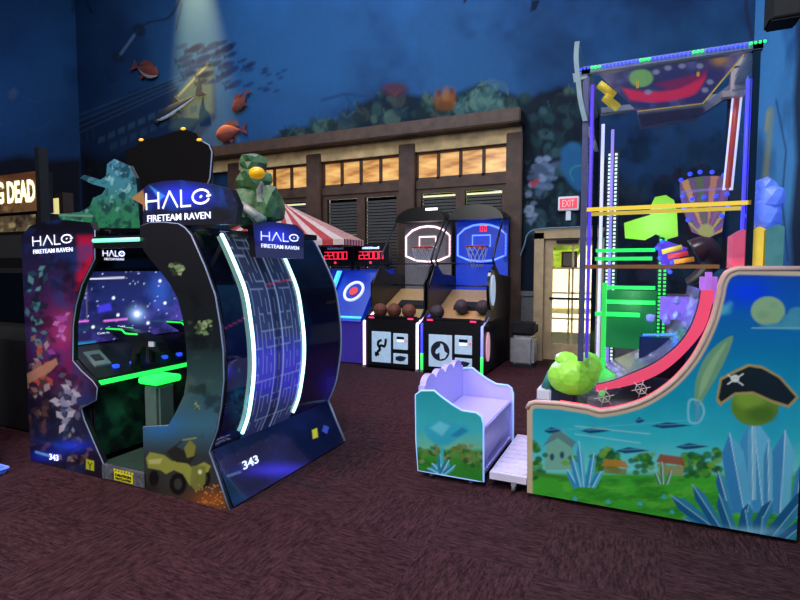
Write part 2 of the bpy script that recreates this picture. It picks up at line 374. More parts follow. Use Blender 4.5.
def sea(A, k=1.0):
    A.vg([(-60, (26, 56, 96)), (0, (32, 70, 110)), (80, (36, 78, 120)), (140, (32, 66, 106)), (230, (20, 42, 74)), (400, (16, 30, 58))])
    A.noise((12, 26, 62), 90, .5, 4, .6, 1); A.noise((40, 92, 150), 70, .56, 4, .35, 2)
def coralbank(A, top, base, cols, seed, n, rmin, rmax):
    rr = random.Random(seed)
    for i in range(n):
        x = rr.uniform(top[0][0], top[-1][0]); yt = np.interp(x, [p[0] for p in top], [p[1] for p in top]); y = rr.uniform(yt, base); r = rr.uniform(rmin, rmax)
        A.ell(x, y, r, r*rr.uniform(.5, 1), rr.choice(cols), rr.uniform(.5, .9), 1, rr.uniform(0, 90))
        if rr.random() < .5:
            for k in range(4): A.line([(x, y), (x+rr.uniform(-r, r), y-r*rr.uniform(.6, 1.4))], 1.2, rr.choice(cols), .7)
def paint_back(A):
    sea(A)
    # darker left side: weaker light there, put into the wall colour
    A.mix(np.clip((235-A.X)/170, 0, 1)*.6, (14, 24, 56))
    # sunken ship, tilted
    A.poly([(40, 152), (60, 125), (90, 118), (130, 92), (172, 80), (182, 96), (204, 60), (214, 62), (216, 118), (190, 150), (120, 172), (60, 170)], (20, 34, 60), .75, 2)
    A.poly([(176, 96), (203, 62), (213, 66), (213, 112), (186, 132), (170, 128)], (92, 112, 96), .5, 3)
    for k in range(9):
        x = 98+k*10; y = 135-k*4.6; A.poly([(x, y+3), (x+7, y), (x+7, y+6), (x, y+9)], (52, 76, 100), .75); A.poly([(x+12, y+9), (x+19, y+6), (x+19, y+13), (x+12, y+16)], (46, 66, 92), .7)
    for k in range(4): A.line([(42+k*3, 150-k*8), (176+k*6, 82-k*6+6)], 1.2, (64, 88, 116), .5)
    for k in range(8): A.line([(50+k*6, 147-k*3), (52+k*6, 160-k*3)], 1.3, (40, 60, 84), .6)
    A.line([(55, 75), (75, 106)], 1.2, (20, 34, 62), .8)
    A.line([(178, 96), (208, 64)], 2, (150, 150, 110), .55)
    # anchor and chain
    A.line([(118, 58), (138, 30)], 3, (92, 112, 140), .7); A.ell(118, 58, 7, 4, (24, 36, 58), .9, 1, 30); A.ell(139, 30, 7, 6, (24, 36, 58), .9, 1, 40)
    A.line(smooth([(138, 28), (150, 22), (168, 18), (178, 4), (182, -10)]), 2.2, (26, 36, 58), .9); A.line([(176, 30), (182, 4)], 1.6, (26, 38, 62), .8)
    A.poly([(106, 66), (110, 76), (118, 82), (112, 84), (107, 76)], (26, 40, 66), .9)
    A.poly([(86, 0), (94, 14), (90, 12), (84, -4)], (16, 20, 40), .9)
    # school of small fish
    rr = random.Random(5)
    for i in range(42):
        x = rr.uniform(182, 252); y = 40+rr.uniform(0, 45)+(x-215)*.12; L = rr.uniform(3.5, 8); c = rr.choice([(16, 34, 72), (22, 44, 84), (12, 26, 58)])
        A.ell(x, y, L, L*.42, c, .8, .8, -25); A.poly([(x-L*.8, y+L*.3), (x-L*1.4, y-L*.05), (x-L*1.25, y+L*.9)], c, .8)
    for i in range(14): A.ell(rr.uniform(255, 285), rr.uniform(65, 92), 3, 1.4, (18, 40, 76), .7, .8, -20)
    # reef above the shop front
    top = [(255, 150), (300, 128), (345, 118), (360, 104), (385, 92), (420, 96), (445, 98), (480, 84), (505, 92), (530, 100), (560, 86), (584, 96)]
    A.poly(top+[(590, 230), (525, 235), (520, 118), (300, 150), (255, 158)], (14, 26, 34), .93, 3)
    coralbank(A, top, 150, [(34, 56, 56), (44, 70, 66), (22, 36, 40), (70, 92, 80), (30, 46, 60), (56, 60, 56)], 3, 230, 3, 9)
    coralbank(A, [(455, 98), (505, 84)], 118, [(60, 96, 96), (44, 76, 80), (80, 110, 100)], 8, 60, 2, 6)
    [A.ell(x, y, rx, ry, c, .85, 1.5) for x, y, rx, ry, c in ((438, 99, 4, 9, (120, 74, 34)), (446, 98, 4, 10, (140, 88, 40)), (452, 98, 3.5, 10, (126, 70, 32)), (445, 106, 9, 5, (92, 54, 30)), (439, 93, 2, 3, (70, 40, 26)), (452, 91, 2, 3, (76, 44, 26)))]
    A.ell(395, 90, 13, 7, (60, 34, 46), .8, 2)
    for k in range(9): A.line([(395, 96), (382+k*3.2, 83-abs(4-k)*-.6)], 1.1, (86, 46, 54), .7)
    A.line([(322, 100), (345, 94), (372, 97)], 3, (26, 52, 92), .7); A.line([(345, 94), (352, 106), (350, 118)], 2, (26, 52, 92), .7)
    for k in range(10): A.line(smooth([(478, 86), (490, 79+k*.6), (506, 84+k), (508, 94)], 3), .8, (78, 104, 110), .3)
    # reef column between shop front and door, then on behind the machine
    A.poly([(522, 108), (540, 92), (584, 96), (600, 150), (640, 200), (760, 190), (760, 330), (522, 330)], (18, 28, 40), .9, 3)
    coralbank(A, [(524, 110), (582, 100)], 235, [(28, 50, 60), (38, 66, 70), (24, 36, 44), (50, 80, 88), (18, 28, 40)], 4, 120, 3, 9)
    A.poly(smooth([(562, 148), (572, 142), (582, 150), (582, 190), (570, 184), (560, 168)], 3), (40, 96, 142), .9, 2)
    rr = random.Random(6)
    for i in range(38): A.ell(rr.gauss(543, 7), rr.gauss(176, 10), rr.uniform(2.5, 5), rr.uniform(2, 4), rr.choice([(120, 140, 168), (92, 112, 140), (70, 86, 112)]), .85, .8)
    for i in range(22): A.ell(rr.gauss(529, 3), rr.gauss(208, 10), rr.uniform(1.5, 3.5), rr.uniform(1.5, 3), rr.choice([(140, 156, 180), (100, 120, 146)]), .85, .8)
    A.poly([(529, 182), (540, 178), (538, 184), (532, 188)], (160, 60, 76), .9)
    A.line(smooth([(573, 180), (570, 172), (576, 166), (582, 166)], 4), 1.4, (46, 140, 120), .8)
    A.noise((44, 58, 76), 40, .5, 5, .8, 9, box=(595, 60, 748, 190, 25)); A.noise((12, 26, 44), 30, .52, 5, .8, 11, box=(595, 60, 748, 190, 25))
    A.poly([(640, 150), (700, 130), (730, 140), (735, 175), (650, 180)], (30, 64, 92), .4, 10)
    coralbank(A, [(600, 180), (745, 170)], 300, [(24, 40, 56), (32, 56, 70), (40, 34, 44), (18, 24, 34)], 14, 160, 4, 12)
    # dark sea bed on the left, low down
    A.poly([(80, 150), (100, 160), (150, 150), (215, 160), (215, 420), (80, 420)], (16, 16, 22), .92, 6)
    A.noise((40, 34, 34), 14, .55, 6, .5, 12, box=(80, 160, 215, 420, 6))
    A.line([(745, -5), (748, 22), (755, 48)], 4, (40, 34, 60), .7)
    A.poly([(532, 0), (540, 0), (536, 10), (530, 12)], (10, 16, 36), .9); A.poly([(463, -2), (469, -2), (464, 4)], (10, 16, 36), .9)
DOOR = (-1.56, -.5, 0, 2.12); SHOP = (-8.1, -2.15, 0, 3.76)
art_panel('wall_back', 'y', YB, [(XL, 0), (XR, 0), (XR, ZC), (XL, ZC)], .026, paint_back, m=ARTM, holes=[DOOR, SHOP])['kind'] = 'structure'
def paint_left(A):
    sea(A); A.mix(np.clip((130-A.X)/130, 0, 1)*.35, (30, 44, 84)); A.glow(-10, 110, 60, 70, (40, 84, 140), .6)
    for y0 in (100, 128): A.line(smooth([(-6, y0), (14, y0-8), (34, y0+2), (50, y0-6)], 5), 1.3, (60, 80, 116), .5)
    A.ell(13, 94, 4, 6, (84, 100, 130), .6, 1, 20); A.line([(13, 96), (2, 120)], 1.5, (50, 66, 98), .5)
    A.poly([(-20, 165), (20, 155), (50, 160), (82, 158), (82, 420), (-20, 420)], (26, 22, 24), .92, 4)
    A.line([(74, -2), (73, 12)], 3, (18, 22, 46), .6, 1.5)
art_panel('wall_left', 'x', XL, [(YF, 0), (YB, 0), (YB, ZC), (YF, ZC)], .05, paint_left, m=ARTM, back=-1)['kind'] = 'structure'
def paint_right(A):
    A.vg([(-50, (70, 140, 206)), (100, (84, 160, 226)), (200, (90, 164, 226)), (300, (50, 84, 150))])
    A.noise((20, 50, 120), 30, .5, 5, .6, 21, 1, 3); A.noise((90, 160, 220), 26, .6, 6, .5, 22, 1, 3)
    A.line([(771, 110), (768, 150), (765, 180)], 6, (190, 190, 80), .5, 2); A.line([(768, 112), (766, 130)], 3, (210, 200, 90), .6, 1.5)
    A.poly([(788, -20), (800, 20), (793, 100), (796, 160), (790, 230), (794, 300), (860, 300), (860, -20)], (34, 32, 52), .9, 3)
    A.line([(776, 100), (786, 150), (782, 200), (788, 260)], 2, (40, 70, 120), .7); A.noise((60, 60, 84), 10, .55, 5, .5, 23, 1, 4, box=(785, -20, 900, 300, 6))
art_panel('wall_right', 'x', XR, [(YF, 0), (YB, 0), (YB, ZC), (YF, ZC)], .03, paint_right, m=ARTM)['kind'] = 'structure'
# ------------------------------------------------------------------ shop front of dark timber in the back wall
def trim(n, mb, m=woodd): o = mb.build('trim_%d' % n, m); o['kind'] = 'structure'; return o
trim(1, MB().box(-9.0, -1.86, YB-.42, YB-.02, 4.02, 4.26, b=.02))
trim(2, MB().box(-8.9, -1.9, YB-.12, YB+.02, 3.76, 4.02), mat('cream_plank', (216, 184, 130), .6, var=.3, scale=4))
n = 3
for x0, x1 in ((-2.15, -1.87), (-4.2, -3.87), (-6.3, -5.95), (-8.4, -8.1)):
    trim(n, MB().box(x0, x1, YB-.16, YB+.1, 0, 3.92, b=.015)); n += 1
trim(n, MB().box(-8.1, -2.15, YB-.08, YB+.06, 3.08, 3.24)); n += 1
trim(n, MB().box(-8.1, -2.15, YB-.06, YB+.1, 0, .75)); n += 1
def paneglow():
    m = bpy.data.materials.new('sunlit_pane'); m.use_nodes = True; nt = m.node_tree; b = nt.nodes['Principled BSDF']; b.inputs['Roughness'].default_value = .3
    tc = nt.nodes.new('ShaderNodeTexCoord'); mp = nt.nodes.new('ShaderNodeMapping'); mp.inputs['Rotation'].default_value = (0, .8, 0)
    w = nt.nodes.new('ShaderNodeTexNoise'); mp.inputs['Scale'].default_value = (1.2, 1, 5); w.inputs['Scale'].default_value = 1.6; w.inputs['Detail'].default_value = 4
    nt.links.new(tc.outputs['Object'], mp.inputs[0]); nt.links.new(mp.outputs[0], w.inputs['Vector'])
    r = nt.nodes.new('ShaderNodeValToRGB'); r.color_ramp.elements[0].position = .35; r.color_ramp.elements[1].position = .65
    r.color_ramp.elements[0].color = (*lin((160, 100, 48)), 1); r.color_ramp.elements[1].color = (*lin((228, 176, 104)), 1)
    nt.links.new(w.outputs[0], r.inputs[0]); nt.links.new(r.outputs[0], b.inputs['Base Color']); nt.links.new(r.outputs[0], b.inputs['Emission Color']); b.inputs['Emission Strength'].default_value = .75
    return m
PG = paneglow(); dimglass = mat('dark_window_glass', (16, 20, 26), .08, coat=.3); blindm = mat('dark_blind_slat', (60, 58, 56), .6)
slit = glow('daylight_slit', (225, 225, 170), 1.1)
n = 1
for gx0, gx1 in ((-8.1, -6.3), (-5.95, -4.2), (-3.87, -2.15)):
    f = MB(); w = (gx1-gx0)/4
    for k in range(5): f.box(gx0+k*w-.025, gx0+k*w+.025, YB-.05, YB+.05, 3.24, 3.76)
    f.box(gx0, gx1, YB-.05, YB+.05, 3.24, 3.29).box(gx0, gx1, YB-.05, YB+.05, 3.72, 3.76)
    fr = f.build('window_%d' % n, woodd); fr['kind'] = 'structure'; n += 1
    for k in range(4): MB().box(gx0+k*w+.026, gx0+(k+1)*w-.026, YB, YB+.02, 3.29, 3.72).build('pane', PG, fr)
    for k in range(2):
        a = gx0+k*(gx1-gx0)/2; b = a+(gx1-gx0)/2
        f = MB(); f.box(a, a+.09, YB-.05, YB+.05, .75, 3.08).box(b-.09, b, YB-.05, YB+.05, .75, 3.08).box(a+.09, b-.09, YB-.05, YB+.05, 3.0, 3.08).box(a+.09, b-.09, YB-.05, YB+.05, .75, .86)
        fr = f.build('window_%d' % n, woodd); fr['kind'] = 'structure'; n += 1
        MB().box(a+.09, b-.09, YB+.06, YB+.08, .86, 3.0).build('pane', dimglass, fr)
        s = MB()
        for q in range(34): s.box(a+.11, b-.11, YB-.01, YB+.03, .9+q*.06, .9+q*.06+.045)
        s.build('blind', blindm, fr)
        if (n+k) % 2 or n > 7:
            MB().box(a+.1, b-.1, YB+.045, YB+.058, 2.93, 2.965).build('daylight_gap', slit, fr)
        if n == 6: MB().box(a+.1, b-.15, YB+.045, YB+.058, 1.9, 2.32).build('daylight_gap', glow('dim_daylight', (150, 160, 110), .5), fr)
# ------------------------------------------------------------------ door and outside
doorwood = mat('pale_door_wood', (186, 158, 118), .5, var=.15, scale=7)
d = MB(); d.box(-1.66, -1.5, YB-.08, YB+.15, 0, 2.2).box(-.56, -.4, YB-.08, YB+.15, 0, 2.2).box(-1.66, -.4, YB-.08, YB+.15, 2.1, 2.26)
trim(20, d, doorwood)
dr = MB(); dr.box(-1.5, -1.36, YB, YB+.05, .02, 2.1).box(-.7, -.56, YB, YB+.05, .02, 2.1).box(-1.36, -.7, YB, YB+.05, 1.98, 2.1).box(-1.36, -.7, YB, YB+.05, .02, .3)
for z in (.72, 1.16, 1.58): dr.box(-1.36, -.7, YB+.005, YB+.045, z, z+.03)
dr.box(-1.045, -1.015, YB+.005, YB+.045, .3, 1.98)
door = dr.build('door_1', doorwood); door['kind'] = 'structure'
MB().box(-1.36, -.7, YB+.02, YB+.03, .3, 1.98).build('door_glass', glassmat('door_glass', (.97, .98, .95)), door)
MB().box(-1.4, -.66, YB-.05, YB-.03, 1.06, 1.1).box(-1.4, -1.37, YB-.05, YB, 1.06, 1.1).box(-.69, -.66, YB-.05, YB, 1.06, 1.1).build('push_bar', blackm, door)
MB().box(-1.3, -.95, YB-.04, YB, 2.02, 2.07).build('door_closer', blackm, door)
o = MB().box(-16, 8, YB+.2, 40, -.12, -.02).build('ground_outside', mat('pale_patio', (232, 214, 170), .9, var=.1)); o['kind'] = 'structure'
hg = MB()
rr = random.Random(2)
for i in range(40): hg.crag((rr.uniform(-7, -2.6), rr.uniform(18.5, 20), rr.uniform(2.3, 4.0)), (.9, .7, .7), 0, i, 2, .3)
[hg.tube([(x, 19.2, -.02), (x+.1, 19.2, 2.6)], .12) for x in (-6, -4.6, -3.3)]
tag(hg.build('leafy_trees', mat('sunlit_leaves', (150, 190, 70), .8, var=.4, scale=3)), 'sunlit leafy tree row seen outside through the glazed door', 'trees')
o = MB().box(-16, 8, 25, 25.3, -.02, 6).build('wall_outside', mat('cream_render', (240, 232, 205), .9)); o['kind'] = 'structure'
fb = thing('patio_notice_board', (-1.35, 11.5, -.02), 'small framed notice board standing outside behind the door glass', 'notice board')
MB().box(-1.37, -1.34, 11.47, 11.53, -.02, 1.6).build('post', mat('pale_post', (220, 205, 170)), fb); MB().box(-1.52, -1.2, 11.48, 11.52, 1.6, 1.95).build('board', mat('tan_board', (170, 120, 70)), fb); MB().box(-1.48, -1.24, 11.47, 11.479, 1.64, 1.91).build('paper', mat('notice_paper', (220, 226, 226)), fb)
# pale brick dado between shop front and door
def brick():
    m = bpy.data.materials.new('grey_brick'); m.use_nodes = True; nt = m.node_tree; b = nt.nodes['Principled BSDF']; t = nt.nodes.new('ShaderNodeTexBrick'); tc = nt.nodes.new('ShaderNodeTexCoord'); mp = nt.nodes.new('ShaderNodeMapping')
    mp.inputs['Rotation'].default_value = (math.pi/2, 0, 0); mp.inputs['Scale'].default_value = (3, 3, 3); nt.links.new(tc.outputs['Object'], mp.inputs[0]); nt.links.new(mp.outputs[0], t.inputs['Vector'])
    t.inputs['Color1'].default_value = (*lin((120, 118, 116)), 1); t.inputs['Color2'].default_value = (*lin((96, 94, 96)), 1); t.inputs['Mortar'].default_value = (*lin((64, 62, 64)), 1); nt.links.new(t.outputs[0], b.inputs['Base Color']); b.inputs['Roughness'].default_value = .9; return m
trim(21, MB().box(-1.87, -1.66, YB-.1, YB, 0, 1.12).box(-1.88, -1.66, YB-.13, YB, 1.12, 1.2), brick())
trim(22, MB().box(-.4, XR, YB-.1, YB, 0, 1.12).box(-.4, XR, YB-.13, YB, 1.12, 1.2), brick())
pts = [P(a, b, y=YB-.14) for a, b in smooth([(506, 318), (506, 300), (514, 272), (524, 246), (528, 234), (540, 229), (580, 227), (600, 226)], 4)]
cp = thing('wall_conduit', (pts[0][0], YB-.14, 0), 'light blue conduit running up the wall and over the door frame', 'conduit')
MB().tube(pts, .014).build('pipe', mat('blue_grey_conduit', (96, 124, 150), .5), cp)
MB().box(pts[-1][0]-.03, pts[-1][0]+.03, YB-.16, YB-.001, pts[-1][2]-.03, pts[-1][2]+.03).build('bracket', black, cp)
# exit sign
ex = thing('exit_sign', P(568, 211, y=YB-.06), 'red lit exit sign in a white frame on the wall above the door', 'exit sign')
q = [P(558, 211, y=YB-.06), P(579, 209, y=YB-.06), P(558, 197, y=YB-.06)]
MB().box(q[0][0], q[1][0], YB-.08, YB-.001, q[0][2], q[2][2], b=.01).build('frame', white, ex)
MB().box(q[0][0]+.03, q[1][0]-.03, YB-.086, YB-.079, q[0][2]+.035, q[2][2]-.035).build('face', glow('exit_red', (205, 50, 70), .9), ex)
lettering('EXIT', np.array([q[0][0]+.07, YB-.087, q[0][2]+.06]), np.array([q[1][0]-q[0][0]-.14, 0, 0]), np.array([0, 0, q[2][2]-q[0][2]-.12]), NY, glow('exit_letters', (255, 140, 150), 1.1), ex)
MB().box((q[0][0]+q[1][0])/2-.04, (q[0][0]+q[1][0])/2+.04, YB-.06, YB-.001, q[0][2]-.16, q[0][2]-.002).build('emergency_lamp', white, ex)
# litter bin
tb = thing('litter_bin', (-1.72, 8.5, 0), 'brushed steel litter bin with black swing lid beside the glazed door', 'litter bin')
MB().box(-1.88, -1.5, 8.32, 8.68, .03, .52, b=.05).build('body', steel, tb)
MB().box(-1.89, -1.49, 8.31, 8.69, .52, .72, b=.04).build('lid', blackm, tb)
MB().box(-1.81, -1.56, 8.3, 8.312, .56, .66).build('flap', black, tb)
MB().box(-1.87, -1.51, 8.33, 8.67, 0, .05).build('base', rubber, tb)
# speaker, top right
sp = thing('wall_loudspeaker', P(782, 12, x=XR-.1), 'black loudspeaker bracketed high on the right wall', 'loudspeaker')
c = np.array(P(783, 4, x=XR-.22)); MB().box(c[0]-.13, c[0]+.13, c[1]-.16, c[1]+.14, c[2]-.2, c[2]+.2, b=.02).build('cabinet', blackm, sp)
MB().box(c[0]-.1, c[0]+.1, c[1]-.168, c[1]-.161, c[2]-.17, c[2]+.17).build('grille', rubber, sp); MB().box(c[0]+.12, XR-.001, c[1]-.03, c[1]+.03, c[2]-.04, c[2]+.04).build('bracket', black, sp)
# ------------------------------------------------------------------ fish mounted on the wall
def fish(name, label, cat, cx, cy, L, ang, body, belly, hh=.46, flip=1, shark=False, group=None):
    o = np.array(P(cx, cy, y=YB-.07)); s = L/520*float((o-np.array([0, 0, H]))@fw); sx = L*abs(P(cx+5, cy, y=YB-.07)[0]-P(cx-5, cy, y=YB-.07)[0])/10
    t = thing(name, (o[0], YB-.07, o[2]), label, cat, group)
    ca, sa = math.cos(math.radians(ang)), math.sin(math.radians(ang))
    def T(x, z, y=0): x *= flip; return (o[0]+(x*ca-z*sa)*sx, YB-.07+y*s, o[2]+(x*sa+z*ca)*s)
    n = 14; m = MB(); v = []; f = []; mi = []
    for i in range(n+1):
        u = i/n; x = .5-u*.86; r = hh*.5*max(.03, (math.sin(math.pi*min(1, u*1.02+.02)**.72))) if not shark else .1*max(.06, math.sin(math.pi*(u*.96+.03)**.6))
        for k in range(12):
            q = 2*math.pi*k/12; v.append(T(x, r*math.sin(q), .35*r*math.cos(q)))
    for i in range(n):
        for k in range(12): f.append((i*12+k, i*12+(k+1) % 12, (i+1)*12+(k+1) % 12, (i+1)*12+k)); mi.append(1 if 6.5 <= k <= 10.5 else 0)
    b = len(m.v); m.add(v, f, 0, True); m.m = mi; m.add(v, [tuple(range(12)), tuple(range(n*12+11, n*12-1, -1))], 0)
    m.build('body', [body, belly], t)
    def fin(nm, pts): MB().add([T(x, z, -.012) for x, z in pts]+[T(x, z, .012) for x, z in pts], [tuple(range(len(pts))), tuple(range(2*len(pts)-1, len(pts)-1, -1))]+[(i, (i+1) % len(pts), (i+1) % len(pts)+len(pts), i+len(pts)) for i in range(len(pts))]).build(nm, body, t)
    if shark:
        fin('tail_fin', [(-.32, .02), (-.5, .26), (-.44, .03), (-.48, -.08), (-.34, -.03)]); fin('dorsal_fin', [(.14, .05), (.02, .2), (-.02, .06)]); fin('pectoral_fin', [(.16, -.03), (.06, -.16), (.04, -.04)]); fin('head_lobe', [(.44, .03), (.52, .08), (.55, -.02), (.5, -.09), (.44, -.03)])
    else:
        fin('tail_fin', [(-.33, .04), (-.52, .2), (-.46, 0), (-.52, -.2), (-.33, -.04)]); fin('dorsal_fin', [(.22, hh*.42), (.1, hh*.66), (-.18, hh*.6), (-.28, hh*.24)]); fin('pelvic_fin', [(.1, -hh*.4), (0, -hh*.72), (-.06, -hh*.44)])
    e = T(.34, .05*hh*2, -.045 if not shark else -.02); MB().ball(e, .018*s if not shark else .01*s, 10).build('eye', black, t)
    MB().tube([T(0, 0, 0), tuple(np.array(T(0, 0, 0))*[1, 0, 1]+[0, YB-.002, 0])], .01).build('mount', black, t)
red = mat('red_fish_paint', (104, 40, 32), .8, var=.3); redb = mat('pale_fish_belly', (170, 150, 150), .5); dred = mat('dark_red_fish_belly', (88, 36, 30), .8, var=.3)
gshark = mat('grey_shark_paint', (44, 50, 60), .5); wshark = mat('white_shark_belly', (200, 206, 214), .5)
fish('reef_fish', 'red fish with pale belly, uppermost and leftmost of the red fish, near the painted anchor', 'fish', 145, 70, 29, -30, red, redb, .46)
fish('reef_fish', 'red fish swimming steeply upward, middle one above the round red fish', 'fish', 241, 101, 24, 50, red, dred, .5, -1)
fish('reef_fish', 'rounded dark red fish just above the left end of the timber beam', 'fish', 231, 132, 30, 5, red, dred, .56, -1)
fish('shark_figure', 'grey and white shark figure mounted on the mural above the black cutout board', 'shark', 180, 105, 54, 22, gshark, wshark, .2, -1, True)
# ================================================================== SPACE SHOOTER THEATRE CABINET (left)
HY0, HY1 = 2.56, 4.03
hm = thing('shooter_cabinet', (-3.5, 3.3, 0), 'large walk-in shooting game cabinet with curved glowing back and two printed side wings', 'arcade machine')
edgew = glow('bright_edge_trim', (130, 145, 170), .16)
LP = [(30.7, 465), (21, 236), (30, 226), (45, 221.5), (60, 219.5), (90, 222.5), (93.6, 230), (93.6, 258.5), (81, 284), (75, 305), (72, 325), (71.5, 361), (80, 371), (91.7, 381.7), (96, 388), (95, 400), (80, 408), (83, 420), (92, 441), (101.7, 463), (102.5, 482)]
LW = pxy(LP, HY0)
def paint_leftwing(A):
    A.vg([(215, (14, 14, 26)), (260, (34, 30, 62)), (330, (66, 34, 84)), (400, (40, 26, 52)), (485, (18, 20, 34))])
    A.poly([(78, 236), (94, 236), (94, 262), (84, 285), (76, 290), (78, 260)], (186, 22, 62), .9, 3); A.glow(60, 340, 22, 46, (170, 44, 120), .75); A.glow(74, 380, 16, 26, (150, 40, 90), .6)
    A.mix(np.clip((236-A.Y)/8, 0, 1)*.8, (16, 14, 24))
    A.noise((30, 60, 120), 18, .5, 5, .6, 31); A.noise((12, 14, 24), 12, .52, 6, .6, 32, box=(20, 260, 105, 485, 4))
    rr = random.Random(8)   # plain faceted debris in place of the printed figures
    def cluster(cx, cy, rx, ry, cols, n, sz):
        for i in range(n):
            x = rr.gauss(cx, rx); y = rr.gauss(cy, ry); a = rr.uniform(0, 6.3); k = rr.uniform(.5, 1)*sz
            A.poly([(x+k*math.cos(a+b)*q, y+k*math.sin(a+b)*q) for b, q in ((0, 1), (1.7, .6), (3.1, .9), (4.6, .55))], rr.choice(cols), .85, .5)
    cluster(38, 305, 5, 20, [(70, 130, 140), (40, 70, 90), (90, 150, 150), (24, 34, 50)], 46, 6)
    cluster(60, 330, 5, 10, [(160, 70, 170), (90, 40, 120), (200, 120, 200)], 14, 6)
    cluster(40, 375, 7, 18, [(150, 110, 100), (90, 60, 60), (190, 80, 60), (60, 44, 54), (170, 150, 150)], 50, 6.5)
    A.poly([(26, 374), (56, 358), (58, 364), (50, 372), (28, 384)], (186, 132, 106), .9, .8)
    cluster(38, 425, 6, 16, [(60, 44, 50), (34, 30, 40), (90, 60, 56)], 26, 7)
    cluster(68, 412, 6, 14, [(150, 146, 170), (96, 92, 120), (60, 60, 84), (200, 190, 200)], 44, 6.5)
    cluster(76, 452, 8, 9, [(110, 80, 60), (60, 50, 50), (150, 130, 110)], 24, 5)
    A.glow(72, 446, 22, 8, (30, 60, 230), .85); A.glow(45, 456, 22, 7, (30, 60, 220), .8)
    A.line([(36, 452), (50, 456)], 2.5, (120, 190, 240), .9)
    A.poly([(86, 459), (94, 461), (94, 471), (86, 469)], (196, 200, 40), 1, .5); A.line([(88, 462), (90, 466), (92, 463)], 1, (20, 20, 20)); A.line([(90, 466), (90, 469)], 1, (20, 20, 20))
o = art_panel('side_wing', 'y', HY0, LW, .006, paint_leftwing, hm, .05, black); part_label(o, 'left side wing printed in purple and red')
sub = MB(); sub.tube([(x, HY0+.01, z) for x, z in LW[6:]], .005); e = sub.build('edge_trim', edgew, o)
lb = frame_xy((33.5, 246), (73, 243), 9, y=HY0); m = MB(); strokes(m, HALO, .13, *lb, NY); m.build('title_lettering', whitelit, o)
a = frame_xy((34, 254), (73, 251.5), 4.2, y=HY0); lettering('FIRETEAM RAVEN', *a, NY, whitelit, o, bold=.003)
a = frame_xy((50, 459.5), (59, 461), 6, y=HY0); lettering('343', *a, NY, whitelit, o, bold=.02)
# body behind the left wing: monitor housing
xs0, xs1 = LW[0][0]+.02, -4.1
m = MB(); m.prism([(-4.5, .02), (-4.45, 1.84), (-4.12, 1.86), (-4.12, .96), (-3.82, .72), (-3.84, .66), (-3.84, .14), (-3.84, .02)], 'y', HY0+.055, HY1-.05); m.build('monitor_housing', black, hm)
o = art_panel('side_wing', 'y', HY1-.05, LW, .03, lambda A: A.fill((18, 18, 30)), hm, .05, black)
part_label(o, 'far side wing, dark')
# screen facing +x
def paint_screen(A):
    A.vg([(255, (20, 22, 56)), (300, (26, 34, 84)), (340, (30, 26, 70)), (380, (10, 14, 40))]); A.noise((70, 60, 150), 22, .5, 5, .6, 41); A.noise((10, 14, 44), 14, .5, 5, .6, 42)
    A.glow(137, 314, 10, 9, (150, 190, 255), .7); A.glow(137, 314, 3.4, 3.4, (255, 255, 255), 1)
    A.glow(160, 290, 16, 26, (50, 90, 190), .5)
    rr = random.Random(9)
    for i in range(60): A.ell(rr.uniform(76, 178), rr.uniform(270, 350), .6, .6, (200, 210, 255), rr.uniform(.3, .9), .4)
    for x, y in ((113.5, 298), (160, 281), (118, 315), (148, 323), (165, 303), (93, 327)): A.ell(x, y, 1.3, 1.3, (230, 240, 255), 1, .7)
    A.line([(88, 279), (124, 277.5)], 1.2, (220, 220, 240), .9); A.line([(74, 322), (88, 321)], 1.6, (230, 110, 220), .8); A.line([(104, 321), (127, 319)], 1.4, (230, 120, 230), .8)
    A.poly([(73, 343), (96, 341), (95, 347), (74, 350)], (40, 110, 160), .9, 1.5); A.line([(86, 270), (87, 320)], 1.4, (110, 90, 120), .5)
    A.poly([(98, 306), (110, 303), (112, 310), (98, 313)], (60, 50, 200), .8, 1)
o = art_panel('screen', 'x', xs1, [(HY0+.07, .98), (HY1-.2, .98), (HY1-.2, 1.57), (HY0+.07, 1.57)], .01, paint_screen, hm, .02, blackg, m=SCREEN, back=-1)
part_label(o, 'lit screen showing blue starfield')
aa = np.array([xs1, 3.17, 1.1]); lettering('Press Start', np.array([xs1, 2.96, 1.08]), np.array([0, .16, 0]), np.array([0, 0, .022]), NX, whitelit, o)
lettering('Coin to play 1 - 2', np.array([xs1, 2.86, 1.04]), np.array([0, .26, 0]), np.array([0, 0, .024]), NX, whitelit, o)
# header above the screen
hd = MB().box(-4.1, -4.05, HY0+.06, HY1-.06, 1.6, 1.84).build('header_panel', blackg, hm)
q = (np.array([-4.05, 2.9, 1.70]), np.array([0, .2, 0]), np.array([0, 0, .045])); m = MB(); strokes(m, HALO, .2, *q, NX); m.build('title_lettering', whitelit, hd)
lettering('FIRETEAM RAVEN', np.array([-4.05, 2.91, 1.665]), np.array([0, .18, 0]), np.array([0, 0, .02]), NX, whitelit, hd)
# canopy light bars
gl = glow('mint_light_tube', (120, 240, 190), 1.5)
m = MB(); m.box(-3.67, -3.17, HY0+.0, HY0+.07, 1.745, 1.83); cb = m.build('canopy_beam', black, hm)
MB().tube([(-3.66, HY0-.008, 1.80), (-3.18, HY0-.008, 1.80)], .014).build('light_tube', gl, cb)
m = MB(); m.box(-3.95, -2.75, HY1-.07, HY1-.01, 1.7, 1.83).build('canopy_beam', black, hm)
m = MB(); m.box(-3.94, -2.8, HY0+.07, HY1-.07, 1.86, 1.885).build('roof', blackg, hm)
